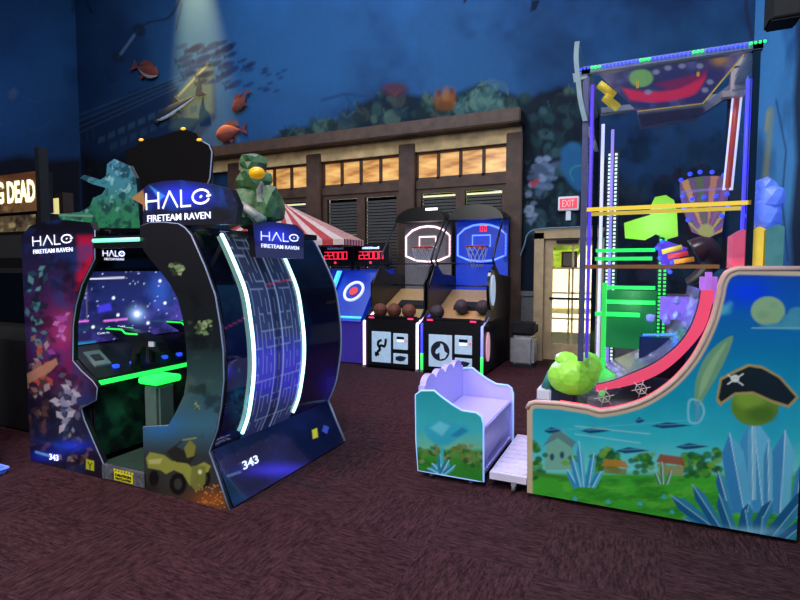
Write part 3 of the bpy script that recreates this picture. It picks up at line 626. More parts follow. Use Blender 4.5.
# control deck
dk = MB(); dk.prism([(-4.1, .97), (-3.78, .75), (-3.78, .69), (-4.1, .66)], 'y', HY0+.06, HY1-.06); dk = dk.build('control_deck', mat('dark_deck', (26, 34, 36), .3), hm)
gg = glow('green_light', (40, 240, 90), 1.3)
MB().box(-3.78, -3.765, HY0+.05, HY1-.1, .695, .73).build('light_strip', gg, dk)
def dz(x): return .97-(x+4.1)*.22/.32
for k in range(7): y = HY0+.25+k*.16; MB().box(-3.87, -3.83, y, y+.05, dz(-3.85)-.01, dz(-3.85)+.02, b=.006).build('button', glow('blue_button', (40, 80, 255), 1.2), dk)
MB().prism([(-4.02, dz(-4.02)), (-3.88, dz(-3.88)), (-3.88, dz(-3.88)+.014), (-4.02, dz(-4.02)+.014)], 'y', HY0+.12, HY0+.26).build('card_reader', mat('grey_reader', (110, 130, 130), .4), dk)
MB().prism([(-3.98, dz(-3.98)+.014), (-3.92, dz(-3.92)+.014), (-3.92, dz(-3.92)+.018), (-3.98, dz(-3.98)+.018)], 'y', HY0+.15, HY0+.23).build('reader_window', black, dk)
def paint_kick(A):
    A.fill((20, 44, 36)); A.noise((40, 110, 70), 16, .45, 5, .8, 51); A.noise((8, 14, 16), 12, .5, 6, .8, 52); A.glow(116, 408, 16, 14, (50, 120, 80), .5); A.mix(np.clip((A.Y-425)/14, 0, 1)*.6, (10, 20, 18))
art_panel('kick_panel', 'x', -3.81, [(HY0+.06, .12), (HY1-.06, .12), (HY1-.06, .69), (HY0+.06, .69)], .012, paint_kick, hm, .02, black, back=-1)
# mounted guns
def gun(y0, lab):
    g = MB(); g.tube([(-3.810, y0, dz(-3.81)-.01), (-3.770, y0, .98)], .035)
    g = g.build('mounted_gun', blackm, hm); part_label(g, lab)
    b = MB(); b.prism([(-4.100, 1.08), (-4.080, 1.1), (-3.870, 1.09), (-3.670, 1.07), (-3.500, 1.0), (-3.450, .93), (-3.530, .93), (-3.650, .97), (-3.710, .9), (-3.770, .9), (-3.780, .98), (-3.910, 1.0)], 'y', y0-.045, y0+.045)
    b.box(-3.650, -3.590, y0-.03, y0+.03, .83, .98, b=.01).build('gun_body', mat('gun_metal', (34, 38, 44), .35, .4), g)
    m = MB(); m.tube([(-4.080, y0-.05, 1.09), (-3.890, y0-.05, 1.09), (-3.850, y0-.05, 1.06), (-3.710, y0-.05, 1.06)], .007); m.tube([(-4.080, y0+.05, 1.09), (-3.890, y0+.05, 1.09), (-3.850, y0+.05, 1.06), (-3.710, y0+.05, 1.06)], .007); m.build('light_line', gg, g)
    MB().box(-3.570, -3.510, y0-.06, y0-.045, .97, 1.01).build('white_decal', white, g)
gun(2.98, 'near black mounted gun with green light line'); gun(3.6, 'far black mounted gun with green light line')
# platform
m = MB(); m.box(-3.7, -2.5, HY0+.03, HY1-.03, .02, .12); m.build('platform', mat('dark_green_floor_plate', (40, 66, 54), .5, bump=.2), hm)
fp = MB().box(-3.67, -3.2, HY0, HY0+.028, .01, .115).build('front_plate', mat('grey_front_plate', (92, 96, 102), .4, var=.5, scale=30), hm)
m = MB(); yz = glow('warning_yellow', (220, 215, 40), .1)
for k in range(7): m.box(-3.535+k*.032, -3.515+k*.032, HY0-.004, HY0-.001, .09, .105)
m.box(-3.53, -3.33, HY0-.004, HY0-.001, .02, .085).build('warning_label', yz, fp)
a = (np.array([-3.515, HY0-.004, .055]), np.array([.17, 0, 0]), np.array([0, 0, .02])); lettering('CAUTION', *a, NY, black, fp, bold=.02); lettering('WATCH STEP', a[0]-np.array([0, 0, .025]), a[1], a[2]*.8, NY, black, fp, bold=.02)
# right wing
RP = [(145, 495), (142.7, 427), (168, 426), (176, 412), (184, 395), (187, 375), (186.5, 350), (183, 320), (177.5, 298), (170, 284), (161.7, 273), (150, 259), (144, 251), (140, 241), (140, 226), (149, 223), (163, 222.5), (177.5, 224)]
RO = [(184, 228), (190, 235), (204, 267), (214, 295), (219, 325), (222, 352), (222.5, 380), (220, 407), (216, 430), (208, 452), (217, 477), (229, 512)]
RW = pxy(RP+RO, HY0)
def paint_rightwing(A):
    A.vg([(215, (30, 30, 34)), (290, (24, 27, 30)), (340, (24, 34, 36)), (390, (50, 84, 84)), (425, (60, 110, 130)), (455, (50, 60, 60)), (515, (60, 50, 34))])
    A.noise((100, 130, 110), 26, .5, 4, .4, 61, box=(140, 330, 230, 430, 12)); A.glow(160, 425, 26, 16, (40, 120, 190), .7); A.glow(212, 500, 26, 14, (170, 90, 30), .8); A.glow(150, 490, 16, 16, (24, 26, 26), .8)
    A.noise((14, 18, 20), 14, .5, 6, .6, 63, box=(186, 290, 224, 440, 4))
    rr = random.Random(3)
    for cx, cy, w, h in ((178, 268, 8, 5), (202, 327, 10, 9), (197, 406, 3, 6)):
        for i in range(26):
            x = rr.gauss(cx, w*.45); y = rr.gauss(cy, h*.45); k = rr.uniform(1.5, 4)*min(1, w/8); a = rr.uniform(0, 6)
            A.poly([(x+k*math.cos(a+b), y+k*.7*math.sin(a+b)) for b in (0, 1.9, 3.6, 4.9)], rr.choice([(120, 150, 96), (84, 110, 70), (160, 180, 130), (50, 66, 50)]), .85, .5)
    # plain quad bike
    A.ell(178, 484, 8.5, 11, (16, 18, 18), 1); A.ell(178, 484, 4, 5.5, (54, 58, 52), 1); A.ell(205, 478, 5.5, 9, (16, 18, 18), 1); A.ell(205, 478, 2.4, 4.5, (60, 60, 50), 1); A.ell(154, 478, 5, 8, (14, 16, 16), 1)
    A.poly([(146, 458), (150, 452), (164, 455), (172, 461), (186, 462), (192, 468), (204, 462), (211, 466), (208, 472), (198, 474), (190, 486), (183, 474), (174, 470), (166, 474), (160, 470), (148, 468)], (150, 156, 66), 1, .6)
    A.poly([(148, 460), (163, 458), (160, 464), (149, 464)], (196, 196, 120), .9); A.poly([(166, 452), (176, 446), (186, 452), (196, 456), (190, 464), (176, 462)], (36, 40, 34), 1); A.poly([(184, 448), (190, 440), (196, 446), (194, 456), (187, 458)], (130, 130, 56), 1)
    A.line([(170, 450), (184, 440)], 1.6, (40, 44, 36)); A.line([(183, 440), (196, 438)], 1.4, (150, 150, 80))
    A.poly([(192, 466), (206, 466), (205, 484), (196, 492), (190, 484)], (120, 128, 56), .95); A.ell(200, 472, 2, 2.4, (220, 220, 160), 1)
    for i in range(60): A.ell(rr.uniform(196, 229), rr.uniform(482, 510), .6, .6, (240, 170, 90), .8, .4)
o = art_panel('side_wing', 'y', HY0, RW, .006, paint_rightwing, hm, .04, black); part_label(o, 'right side wing printed with a quad bike on dark ground')
MB().tube([(x, HY0+.01, z) for x, z in RW], .006, closed=True).build('edge_trim', edgew, o)
# curved back sheet: the wing's outer outline carried away from the camera
prof = smooth(pxy([(184, 226)]+RO[1:10], HY0), 5); prof = [(x, z) for x, z in prof]
Lp = len(prof)
def sheet(ya, yb, dx, res, i0=0, i1=None):
    pr = np.array(prof[i0:i1]); ny = max(2, int((yb-ya)/res)); t = np.linspace(0, len(pr)-1, 140)
    X = np.interp(t, range(len(pr)), pr[:, 0])+dx; Z = np.interp(t, range(len(pr)), pr[:, 1]); Yv = np.linspace(ya, yb, ny)
    G = np.zeros((140, ny, 3)); G[..., 0] = X[:, None]; G[..., 2] = Z[:, None]; G[..., 1] = Yv[None]; return G
def paint_backdark(A):
    A.vg([(220, (12, 16, 34)), (300, (9, 12, 26)), (380, (14, 18, 70)), (450, (20, 30, 90))]); 
    A.glow(238, 405, 12, 34, (30, 110, 130), .8); A.glow(330, 390, 14, 26, (40, 50, 200), .8); A.glow(226, 372, 12, 8, (60, 40, 220), .7)
    A.line([(222, 330), (245, 318)], 1.2, (200, 60, 120), .7); A.line(smooth([(232, 275), (244, 300), (250, 340), (250, 380)], 4), 1, (70, 90, 120), .8)
    A.line([(327, 303), (336, 301)], 2.4, (60, 50, 40), .8)
    rr = random.Random(4)
    for i in range(40):
        x = rr.gauss(240, 4); y = rr.gauss(408, 15); A.ell(x, y, rr.uniform(1, 3), rr.uniform(1.5, 4), rr.choice([(40, 130, 150), (24, 70, 90), (16, 40, 60)]), .7)
    for i in range(5): A.line([(222, 404+i*2.6), (233, 400+i*2.6)], .8, (60, 110, 140), .7)
    for i in range(5): A.line([(327, 380+i*3), (334, 377+i*3)], .8, (90, 100, 220), .7)
BK = artmat('glossy_back_print', .08, 0, .6)
bsh = art_surface('back_shell', sheet(HY0+.045, HY1, 0, .01), paint_backdark, hm, BK)
part_label(bsh, 'tall curved glossy back facing right')
m = MB(); pr2 = prof+[(x-.05, z) for x, z in reversed(prof)]; m.prism(pr2, 'y', HY0+.046, HY1); 
for i, q in enumerate(m.v): m.v[i] = (q[0]-.004, q[1], q[2])
m.build('back_core', blackg, hm)
def paint_circuit(A):
    A.vg([(240, (40, 50, 74)), (330, (52, 64, 100)), (355, (62, 64, 190)), (385, (66, 62, 200)), (405, (50, 60, 110)), (450, (44, 50, 90))])
    y = A.G[..., 1]; z = A.G[..., 2]; yc = 3.13
    u = (y-yc); gx = np.abs(u)/.045; gz = z/.06
    cell = TAB[(np.floor(gx).astype(int)*13) & 255, np.floor(gz).astype(int) & 255]; fx = gx-np.floor(gx); fz = gz-np.floor(gz)
    line = ((fx < .18) & (cell > .35)) | ((fz < .14) & (cell < .6)); A.mix(line*.5, (150, 165, 200))
    A.mix((np.abs(np.abs(u)-.05) < .006)*.8, (150, 170, 210)); A.mix((np.abs(u) < .03)*.6, (20, 24, 40)); A.line([(265, 285), (292, 279)], 1.4, (200, 50, 90), .7)
mid = art_surface('patterned_panel', sheet(2.85, 3.43, .012, .008, 2), paint_circuit, hm, artmat('circuit_print', .2, .45, .3))  # emission added to lighten the pattern; the panel is no lamp
tube = glow('cyan_white_light_tube', (185, 250, 238), 2.6)
for ya in (2.84, 3.44):
    lt = MB(); lt.tube([(x+.02, ya, z) for x, z in prof[4:-2]], .013); lt.build('light_tube', tube, mid)
MB().tube([(x+.004, HY1+.005, z) for x, z in prof], .007).build('edge_trim', edgew, bsh)
# flared foot
zx = pxy([(208, 452), (217, 477), (229, 512)], HY0)
def footsheet():
    G = np.zeros((50, 150, 3)); t = np.linspace(0, 1, 50); X = np.interp(t, [0, .42, 1], [p[0] for p in zx]); Z = np.interp(t, [0, .42, 1], [max(.012, p[1]) for p in zx]); Yv = np.linspace(HY0+.04, HY1, 150)
    G[..., 0] = X[:, None]+.004; G[..., 2] = Z[:, None]; G[..., 1] = Yv[None]; return G
def paint_foot(A):
    A.fill((14, 20, 52)); A.noise((26, 36, 84), 30, .5, 4, .7, 71); A.glow(278, 470, 40, 9, (70, 60, 230), .8); A.poly([(312, 430), (317, 428), (318, 437), (313, 439)], (214, 210, 50), 1, .4); A.poly([(324, 425), (329, 427), (327, 434), (322, 431)], (70, 90, 200), 1, .4); A.line([(228, 476), (240, 472)], 2.4, (90, 110, 160), .8)  # violet-blue reflection painted into the foot's colour
ft = art_surface('flared_foot', footsheet(), paint_foot, hm, artmat('foot_reflect_print', .12, .35, .5))  # emission brightens the painted reflection
MB().prism([(zx[0][0]-.06, zx[0][1]), (zx[0][0], zx[0][1]), (zx[1][0], zx[1][1]), (zx[2][0], .012), (zx[2][0]-.35, .012)], 'y', HY0+.041, HY1).build('foot_core', blackg, hm)
MB().tube([(zx[0][0]+.006, HY1+.004, zx[0][1]), (zx[1][0]+.006, HY1+.004, zx[1][1]), (zx[2][0]+.006, HY1+.004, .02)], .01).build('edge_trim', edgew, ft)
nrm = np.array([.88, 0, .47]); lettering('343', *(lambda b: (b, np.array([0, .16, 0]), np.array([-.02, 0, .055])))(np.array(P(243, 470.5, x=-2.50))), nrm, whitelit, ft, .01, bold=.02)
# seat pod and bench inside
sm_ = mat('grey_green_pod', (84, 110, 98), .5)
q = P(153, 379, y=2.8); px_ = q[0]; m = MB(); m.box(px_-.04, px_+.12, 2.74, 2.9, .12, q[2]-.03, b=.02); pod = m.build('seat_post', sm_, hm); MB().box(px_-.07, px_+.13, 2.72, 2.96, q[2]-.028, q[2]+.022, b=.01).build('light_cap', gg, pod)
MB().box(-3.1, -2.62, 2.66, 3.9, .42, .5, b=.03).build('bench_seat', mat('brown_seat_pad', (70, 44, 40), .5), hm)
MB().box(-3.0, -2.66, 2.7, 3.86, .12, .42).build('bench_base', black, hm)
# marquee facing the camera
MQ = pxy([(143, 226), (143, 205), (131, 198), (149, 184), (163, 181), (181, 180), (206, 183), (231, 189), (238, 205), (236, 224)], HY0+.02)
def paint_marq(A):
    A.fill((18, 22, 40)); A.glow(182, 196, 34, 14, (40, 50, 220), .95); A.noise((20, 60, 130), 12, .5, 5, .5, 81); A.poly([(130, 198), (143, 190), (146, 204), (143, 212)], (130, 96, 60), 1, .8)
    A.poly([(143, 212), (240, 208), (240, 230), (143, 230)], (22, 22, 28), .85, 1.5); A.poly([(150, 186), (165, 196), (160, 200)], (60, 140, 240), .7, 1); A.noise((10, 10, 16), 10, .5, 6, .6, 82, box=(205, 178, 240, 226, 4))
o = art_panel('marquee', 'y', HY0+.02, MQ, .006, paint_marq, hm, .05, black, m=artmat('backlit_marquee', .3, .7)); part_label(o, 'large backlit title board facing the front')
a = frame_xy((147, 209.5), (211, 204), 15.5, y=HY0+.02); m = MB(); strokes(m, HALO, .13, *a, NY); m.build('title_lettering', whitelit, o)
a = frame_xy((148, 222), (211, 218.5), 6.5, y=HY0+.02); lettering('FIRETEAM RAVEN', *a, NY, whitelit, o, bold=.003)
# small marquee facing right
MS = pxx([(253, 224), (270, 221.5), (297, 225), (304, 232), (303.5, 259), (256, 257)], -2.33)
def paint_ms(A): A.fill((26, 28, 60)); A.glow(276, 236, 22, 12, (50, 60, 220), .9); A.poly([(250, 246), (310, 248), (310, 264), (250, 262)], (50, 52, 84), .8, 1)
o = art_panel('marquee', 'x', -2.33, MS, .006, paint_ms, hm, .05, black, m=artmat('backlit_marquee', .3, .7), back=-1); part_label(o, 'small backlit title board on the right side')
def fx(bl, br, h, x):
    a = np.array(P(*bl, x=x)); b = np.array(P(*br, x=x)); b[2] = a[2]+(b[2]-a[2]); t = P(bl[0], bl[1]-h, x=x); return a, b-a, np.array([0, 0, t[2]-a[2]])
a = fx((261, 240), (298.5, 242), 8.5, -2.33); m = MB(); strokes(m, HALO, .13, *a, NX); m.build('title_lettering', whitelit, o)
a = fx((261, 247.5), (298.5, 250), 4, -2.33); lettering('FIRETEAM RAVEN', *a, NX, whitelit, o, bold=.003)
MB().box(-2.75, -2.34, 2.9, 3.5, 1.82, 1.86).build('sign_shelf', black, hm)
# topper: plain green faceted stand-in with amber glass ball
m = MB(); c = lambda a, b, y=3.0: np.array(P(a, b, y=y))
gA = mat('green_topper_paint', (70, 110, 66), .45, var=.5, scale=20); gB = mat('silver_topper_paint', (150, 165, 150), .4, var=.4, scale=16)
k = .00175*3.0
m.crag(c(252, 206), (24*k, .16, 32*k), 0, 3, 2, .2); m.crag(c(235, 208), (20*k, .12, 22*k), 0, 5, 2, .25); m.crag(c(270, 208), (17*k, .12, 26*k), 0, 6, 2, .3); m.crag(c(254, 182), (22*k, .13, 20*k), 0, 8, 2, .2); m.crag(c(254, 164), (16*k, .11, 15*k), 0, 9, 2, .2)
tp = m.build('topper', gA, hm); part_label(tp, 'green faceted rock-like topper with an amber ball')
m = MB(); p0 = c(232, 196, 2.9); p1 = c(262, 222, 2.86)
m.tube([p0, p1], [.02, .045], 6); m.crag(c(262, 196, 2.93), (.04, .04, .09), 0, 14, 1, .3); m.build('silver_facets', gB, tp)
m = MB().ball(c(257, 173, 2.84), .052, 16, sc=(1.1, 1, .8)).build('amber_ball', mat('amber_glass', (235, 170, 20), .1, 0, (235, 160, 10), .35), tp)
# left topper: teal-green jagged board
TL = pxy([(84, 228), (70, 222), (60, 219), (58, 214), (80, 212), (90, 206), (93, 198), (102, 194), (106, 188), (92, 184), (80, 178), (84, 175), (100, 180), (106, 176), (107, 164), (114, 159), (122, 163), (130, 166), (136, 178), (138, 200), (140, 228)], HY0+.12)
def paint_tl(A):
    A.vg([(155, (60, 120, 150)), (185, (60, 130, 140)), (205, (50, 120, 90)), (230, (40, 130, 80))]); A.noise((20, 50, 60), 7, .48, 7, .8, 91); A.noise((150, 210, 210), 6, .62, 8, .6, 92); A.line([(60, 215), (92, 216)], 2, (120, 160, 140), .8)
o = art_panel('topper', 'y', HY0+.12, TL, .006, paint_tl, hm, .03, black); part_label(o, 'jagged teal and green cutout board on the left of the roof')
# far topper seen from behind: black cutout
TB = pxy([(130, 200), (127, 178), (126, 150), (136, 146), (142, 140), (158, 137), (170, 133), (184, 129), (196, 133), (200, 140), (209, 145), (212, 152), (210, 178), (205, 190)], 3.9)
o = art_panel('topper', 'y', 3.9, TB, .02, lambda A: A.fill((9, 6, 7)), hm, .03, blackm, m=ARTM); part_label(o, 'black unlit back of the far cutout board')
m = MB(); m.tube([(x, 3.9, z) for x, z in TB[9:]], .006); m.build('edge_trim', edgew, o)
for (x, z) in (TB[7], TB[4], TB[9]): MB().ball((x, 3.89, z), .018, 10, sc=(1.8, 1, .8)).build('amber_lamp', glow('amber_lamp_glow', (250, 190, 60), .8), o)
# ================================================================== TALL GLASS-CASED RAMP GAME (right)
GY0, GY1 = 3.6, 4.62
gm = thing('ramp_arcade_game', (.1, 4.1, 0), 'tall glass-cased ramp game with blue and green printed side and lit top edge', 'arcade machine')
pinkb = mat('pinkish_beige_border', (214, 176, 160), .4); pinkled = glow('pink_light_strip', (255, 70, 100), 1.0)
curve = smooth([(600, 412), (620, 409), (645, 401), (670, 385), (690, 364), (703, 343), (713, 320), (719, 298), (722, 283), (728, 273), (738, 269)], 4)
GP = [(527, 497), (527, 409), (530, 404), (536, 402.5), (560, 404), (588, 408.5), (594, 410.5)]+curve
GW = pxy(GP, GY0); ztop = GW[-1][1]; GW = GW+[(.86, ztop), (.86, .03)]; GW[0] = (GW[0][0], .03)
def tree(A, rr, x, y, r, cols):
    for i in range(16): A.ell(x+rr.gauss(0, r*.5), y+rr.gauss(0, r*.42), r*.38, r*.3, rr.choice(cols), .85, .8)
def sidepaint(A, big=True):
    A.vg([(260, (14, 60, 150)), (300, (10, 88, 172)), (350, (8, 120, 170)), (400, (20, 158, 180)), (440, (50, 190, 200)), (470, (110, 215, 205)), (478, (80, 170, 70))])
def shard(A, x, y, ang, L, w, c1, c2, c3=(220, 245, 250)):
    a = math.radians(ang); d = (math.cos(a), -math.sin(a)); n = (-d[1], d[0])
    p = lambda u, v: (x+d[0]*u*L+n[0]*v*w, y+d[1]*u*L+n[1]*v*w)
    A.poly([p(0, -.5), p(.75, -.5), p(1, 0), p(.75, .5), p(0, .5)], c1, .95, .5); A.poly([p(0, -.5), p(.75, -.5), p(1, 0), p(0, .1)], c2, .9, .5); A.line([p(0, .1), p(1, 0)], .7, c3, .8)
def paint_side(A):
    sidepaint(A); edge_ = GP+[(830, 271)]; A.glow(748, 292, 34, 20, (0, 60, 235), .95); A.glow(770, 420, 60, 50, (30, 150, 190), .5)
    A.ell(723, 310, 8, 5, (70, 180, 200), .6, 2); A.line([(716, 316), (730, 304)], 5, (90, 190, 210), .5, 2)
    A.ell(768, 311, 17, 14.5, (140, 178, 130), 1, .8); A.ell(763, 315, 6, 4, (120, 158, 118), .6, 1.5); A.ell(773, 305, 4, 3, (118, 158, 124), .5, 1.5)
    for cx, cy, rx, ry in ((790, 320, 9, 6), (797, 314, 9, 7), (780, 326, 18, 3), (800, 325, 20, 5)): A.ell(cx, cy, rx, ry, (70, 150, 170), .85, 1.2)
    A.line([(752, 328), (800, 328)], 1.6, (120, 190, 200), .7)
    # far village: hedges, houses, trees
    hz = lambda x: 474+(x-530)*.012
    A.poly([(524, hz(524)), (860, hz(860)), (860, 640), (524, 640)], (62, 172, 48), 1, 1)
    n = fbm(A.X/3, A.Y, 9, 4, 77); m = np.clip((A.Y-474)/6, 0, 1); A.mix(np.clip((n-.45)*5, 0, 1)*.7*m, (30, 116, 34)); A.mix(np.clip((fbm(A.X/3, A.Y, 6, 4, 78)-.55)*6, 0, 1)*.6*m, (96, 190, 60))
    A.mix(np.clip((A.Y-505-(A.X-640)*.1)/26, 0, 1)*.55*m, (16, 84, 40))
    rr = random.Random(11); gr = [(40, 120, 40), (70, 150, 50), (24, 84, 34), (110, 170, 60), (30, 100, 60)]
    A.poly([(545, 452), (550, 436), (562, 430), (572, 440), (574, 470), (545, 470)], (120, 178, 150), .9); A.poly([(543, 446), (556, 428), (576, 442), (572, 448), (558, 438)], (90, 130, 130), .9)
    A.ell(552, 457, 2.2, 3.5, (40, 80, 100)); A.ell(562, 455, 2.2, 3.5, (40, 80, 100))
    for x, y, r in ((534, 446, 9), (538, 462, 8), (574, 460, 8), (596, 466, 9), (606, 455, 10), (614, 464, 10), (642, 463, 9), (650, 458, 7), (666, 470, 7), (694, 462, 12), (705, 470, 12), (690, 472, 8), (720, 456, 10), (744, 474, 10), (772, 470, 8), (530, 476, 8)): tree(A, rr, x, y, r, gr)
    A.poly([(601, 466), (606, 459), (625, 461), (629, 468)], (180, 130, 50), .95); A.poly([(604, 467), (627, 469), (626, 475), (604, 473)], (120, 130, 60), .9)
    A.poly([(656, 462), (660, 454), (682, 457), (686, 466)], (150, 80, 50), .95); A.poly([(658, 464), (684, 467), (683, 476), (659, 474)], (150, 150, 90), .9)
    A.line([(528, 472), (575, 480), (600, 481)], 4, (60, 130, 40), .9, 1); A.poly([(740, 474), (765, 476), (764, 500), (740, 492)], (84, 80, 40), .8, 2)
    # flying blue darts
    for x, y, L in ((553, 430, 9), (596, 430, 15), (671, 425, 20), (632, 450, 17), (692, 446, 17), (640, 420, 5)):
        A.poly([(x-L, y+1), (x-L*.2, y-3), (x+L, y+.5), (x+L*.2, y+2.6), (x-L*.4, y+3.5)], (16, 60, 100), .95); A.line([(x-L*.6, y), (x+L*.6, y-1)], .8, (90, 170, 210), .8)
    A.line([(575, 426), (650, 434)], 1.4, (150, 220, 220), .6); A.line([(575, 434), (640, 443)], 1.4, (150, 220, 220), .6); A.line([(560, 430), (690, 420)], .8, (120, 210, 220), .4)
    # plain ice columns in place of the printed figures
    for dx, ang, L in ((-6, 118, 20), (0, 95, 46), (5, 80, 34), (9, 60, 18), (-3, 104, 32)): shard(A, 583+dx, 487, ang, L, 7, (70, 190, 210), (34, 140, 190))
    for x, y in ((575, 499), (608, 502), (640, 504), (664, 497), (586, 507), (672, 512)): A.poly([(x-3, y), (x, y-3), (x+3, y+1), (x, y+2)], (60, 180, 200), .9)
    for dx, ang, L in ((0, 92, 22), (-3, 110, 14), (4, 70, 14)): shard(A, 663+dx, 484, ang, L, 4, (90, 170, 110), (60, 120, 90))
    # tall frosted ice stack behind the hat, and the cutlass
    for x, y, ang, L, w, c1, c2 in ((760, 512, 94, 96, 30, (104, 190, 222), (60, 146, 196)), (742, 512, 99, 80, 22, (90, 180, 216), (48, 130, 186)), (778, 514, 85, 84, 22, (104, 190, 220), (56, 136, 190)), (728, 510, 104, 40, 10, (60, 150, 190), (26, 96, 150)), (793, 518, 80, 60, 10, (100, 180, 210), (50, 130, 180)), (752, 500, 90, 86, 8, (130, 200, 222), (90, 170, 206)), (768, 510, 90, 70, 9, (110, 190, 216), (60, 140, 190))): shard(A, x, y, ang, L, w, c1, c2)
    A.poly(smooth([(694, 404), (696, 380), (705, 358), (718, 344), (733, 336), (727, 356), (716, 378), (704, 398), (702, 406)], 5), (112, 160, 120), 1); A.poly(smooth([(698, 400), (702, 378), (714, 356), (727, 342), (716, 364), (706, 386)], 5), (150, 190, 140), .8, 1)
    A.line(smooth([(688, 412), (690, 400), (700, 402), (704, 412), (699, 422), (690, 422), (688, 412)], 4), 2.4, (120, 200, 214), .95); A.line([(698, 403), (697, 420)], 4, (90, 160, 190), .95)
    # plain round green boulder under the hat
    A.ell(755, 406, 24, 20, (96, 138, 40), 1, 1); A.ell(750, 398, 15, 11, (130, 170, 56), .8, 3); A.ell(762, 414, 14, 8, (64, 104, 34), .7, 3)
    hat = [(716, 400), (720, 378), (731, 372), (748, 364), (762, 366), (780, 376), (799, 397), (789, 408), (772, 403), (753, 394), (735, 395), (720, 406)]
    A.poly(hat, (170, 150, 90), 1, .6); A.poly([(718.5, 398), (722, 380), (733, 374), (749, 366.5), (762, 368.5), (779, 378), (796, 397), (788, 405), (772, 400), (753, 391.5), (735, 392.5), (721, 402)], (22, 34, 38), 1, .6)
    A.ell(735, 378.5, 4.2, 3.6, (220, 230, 220)); A.ell(733.5, 378.5, .9, 1, (20, 30, 30)); A.ell(736.8, 378.2, .9, 1, (20, 30, 30)); A.line([(728, 384), (743, 374)], 1.3, (220, 230, 220)); A.line([(728, 375), (743, 385)], 1.3, (220, 230, 220))
    # ice crystals in the foreground
    for x, y, ang, L, w in ((715, 530, 142, 56, 12), (722, 532, 122, 56, 11), (732, 534, 108, 42, 12), (742, 536, 78, 34, 12), (752, 538, 62, 44, 12), (766, 542, 50, 76, 15), (700, 528, 150, 20, 8), (748, 536, 96, 26, 12), (775, 546, 38, 60, 12), (760, 540, 84, 24, 9)): shard(A, x, y, ang, L, w, (44, 130, 170), (20, 88, 136), (170, 230, 240))
    A.glow(745, 532, 44, 7, (150, 220, 240), .6)
    A.line(edge_, 11, (206, 186, 150), .95, .7); A.line([(527, 497), (797, 547)], 2.5, (190, 200, 170), .8)
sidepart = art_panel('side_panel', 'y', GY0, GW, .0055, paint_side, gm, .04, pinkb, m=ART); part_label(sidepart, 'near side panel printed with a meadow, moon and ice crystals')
rim = [(x, GY0+.012, z) for x, z in GW[1:-1]]
MB().tube(rim, .018, 8).build('rim', pinkb, sidepart)
MB().tube([(x-.004, GY0+.045, z+.006) for x, z in GW[4:-2]], .01, 8).build('light_line', pinkled, sidepart)
far = [(x, z) for x, z in GW]
o = art_panel('side_panel', 'y', GY1, far, .03, lambda A: (A.fill((40, 120, 150))), gm, .04, pinkb); part_label(o, 'far side panel')
# ramp
band_up = pxy(smooth([(596, 385), (614, 380.5), (633, 373), (655, 363), (677, 346), (690, 328.5), (698, 307), (701, 290)], 4), GY0+.06)
band_lo = pxy(smooth([(596, 391), (614, 388), (636.6, 383), (661.5, 372), (683, 354.5), (702.7, 330.7), (711, 307), (714, 290)], 4), GY0+.06)
rs = MB(); rs.prism(band_up+[(x+.012, z-.02) for x, z in reversed(band_up)], 'y', GY0+.06, GY1-.02)
def rampgrid():
    u = np.array(band_up); ny = 90; G = np.zeros((len(u)*3, ny, 3)); t = np.linspace(0, len(u)-1, len(u)*3)
    G[..., 0] = np.interp(t, range(len(u)), u[:, 0])[:, None]-.006; G[..., 2] = np.interp(t, range(len(u)), u[:, 1])[:, None]+.006; G[..., 1] = np.linspace(GY0+.06, GY1-.02, ny)[None]; return G
def paint_ramp(A):
    A.vg([(290, (120, 100, 200)), (320, (84, 84, 150)), (360, (110, 100, 130)), (390, (140, 110, 130))]); A.noise((60, 70, 110), 10, .5, 6, .7, 101); A.noise((190, 190, 230), 7, .62, 8, .6, 102)
    A.glow(658, 320, 9, 7, (40, 60, 240), .8)
    for k in range(6):
        x = 628+k*14; A.ell(x, 352-k*7, 3, 2, (200, 200, 230), .5, .8)
rp = rs.build('ramp', mat('ramp_board', (120, 110, 150), .3), gm)
art_surface('ramp_top', rampgrid(), paint_ramp, rp, artmat('ramp_baked_glow', .2, .5, .3))  # emission puts the LED light into the ramp surface itself
pb = MB(); n_ = min(len(band_up), len(band_lo)); pb.prism(band_up[:n_]+list(reversed(band_lo[:n_])), 'y', GY0+.045, GY0+.058); o = pb.build('pink_band', glow('hot_pink_band', (240, 78, 108), .65), rp)
bl = glow('blue_led', (50, 90, 255), 4); q0 = P(644, 335, y=4.1); q1 = P(681, 334, y=4.1); m = MB()
for k in range(14): t = k/13; m.ball((q0[0]+(q1[0]-q0[0])*t, 4.1, q0[2]+(q1[2]-q0[2])*t), .009, 8)
lb_ = m.build('blue_lamp_row', bl, rp); m = MB(); m.box(q0[0]-.03, q1[0]+.03, 4.09, 4.16, q0[2]-.3, q0[2]-.012); m.build('lamp_bar', mat('dark_blue_bar', (30, 40, 90), .3), rp)
for a, b in ((650, 318), (666, 320), (676, 316), (650, 357), (677, 300)):
    m = MB(); c = P(a, b, y=4.2); m.crag(c, (.03, .03, .04), 0, a, 1, .3); m.build('ice_bumper', mat('violet_ice', (150, 130, 220), .2, 0, (120, 90, 220), .3), rp)
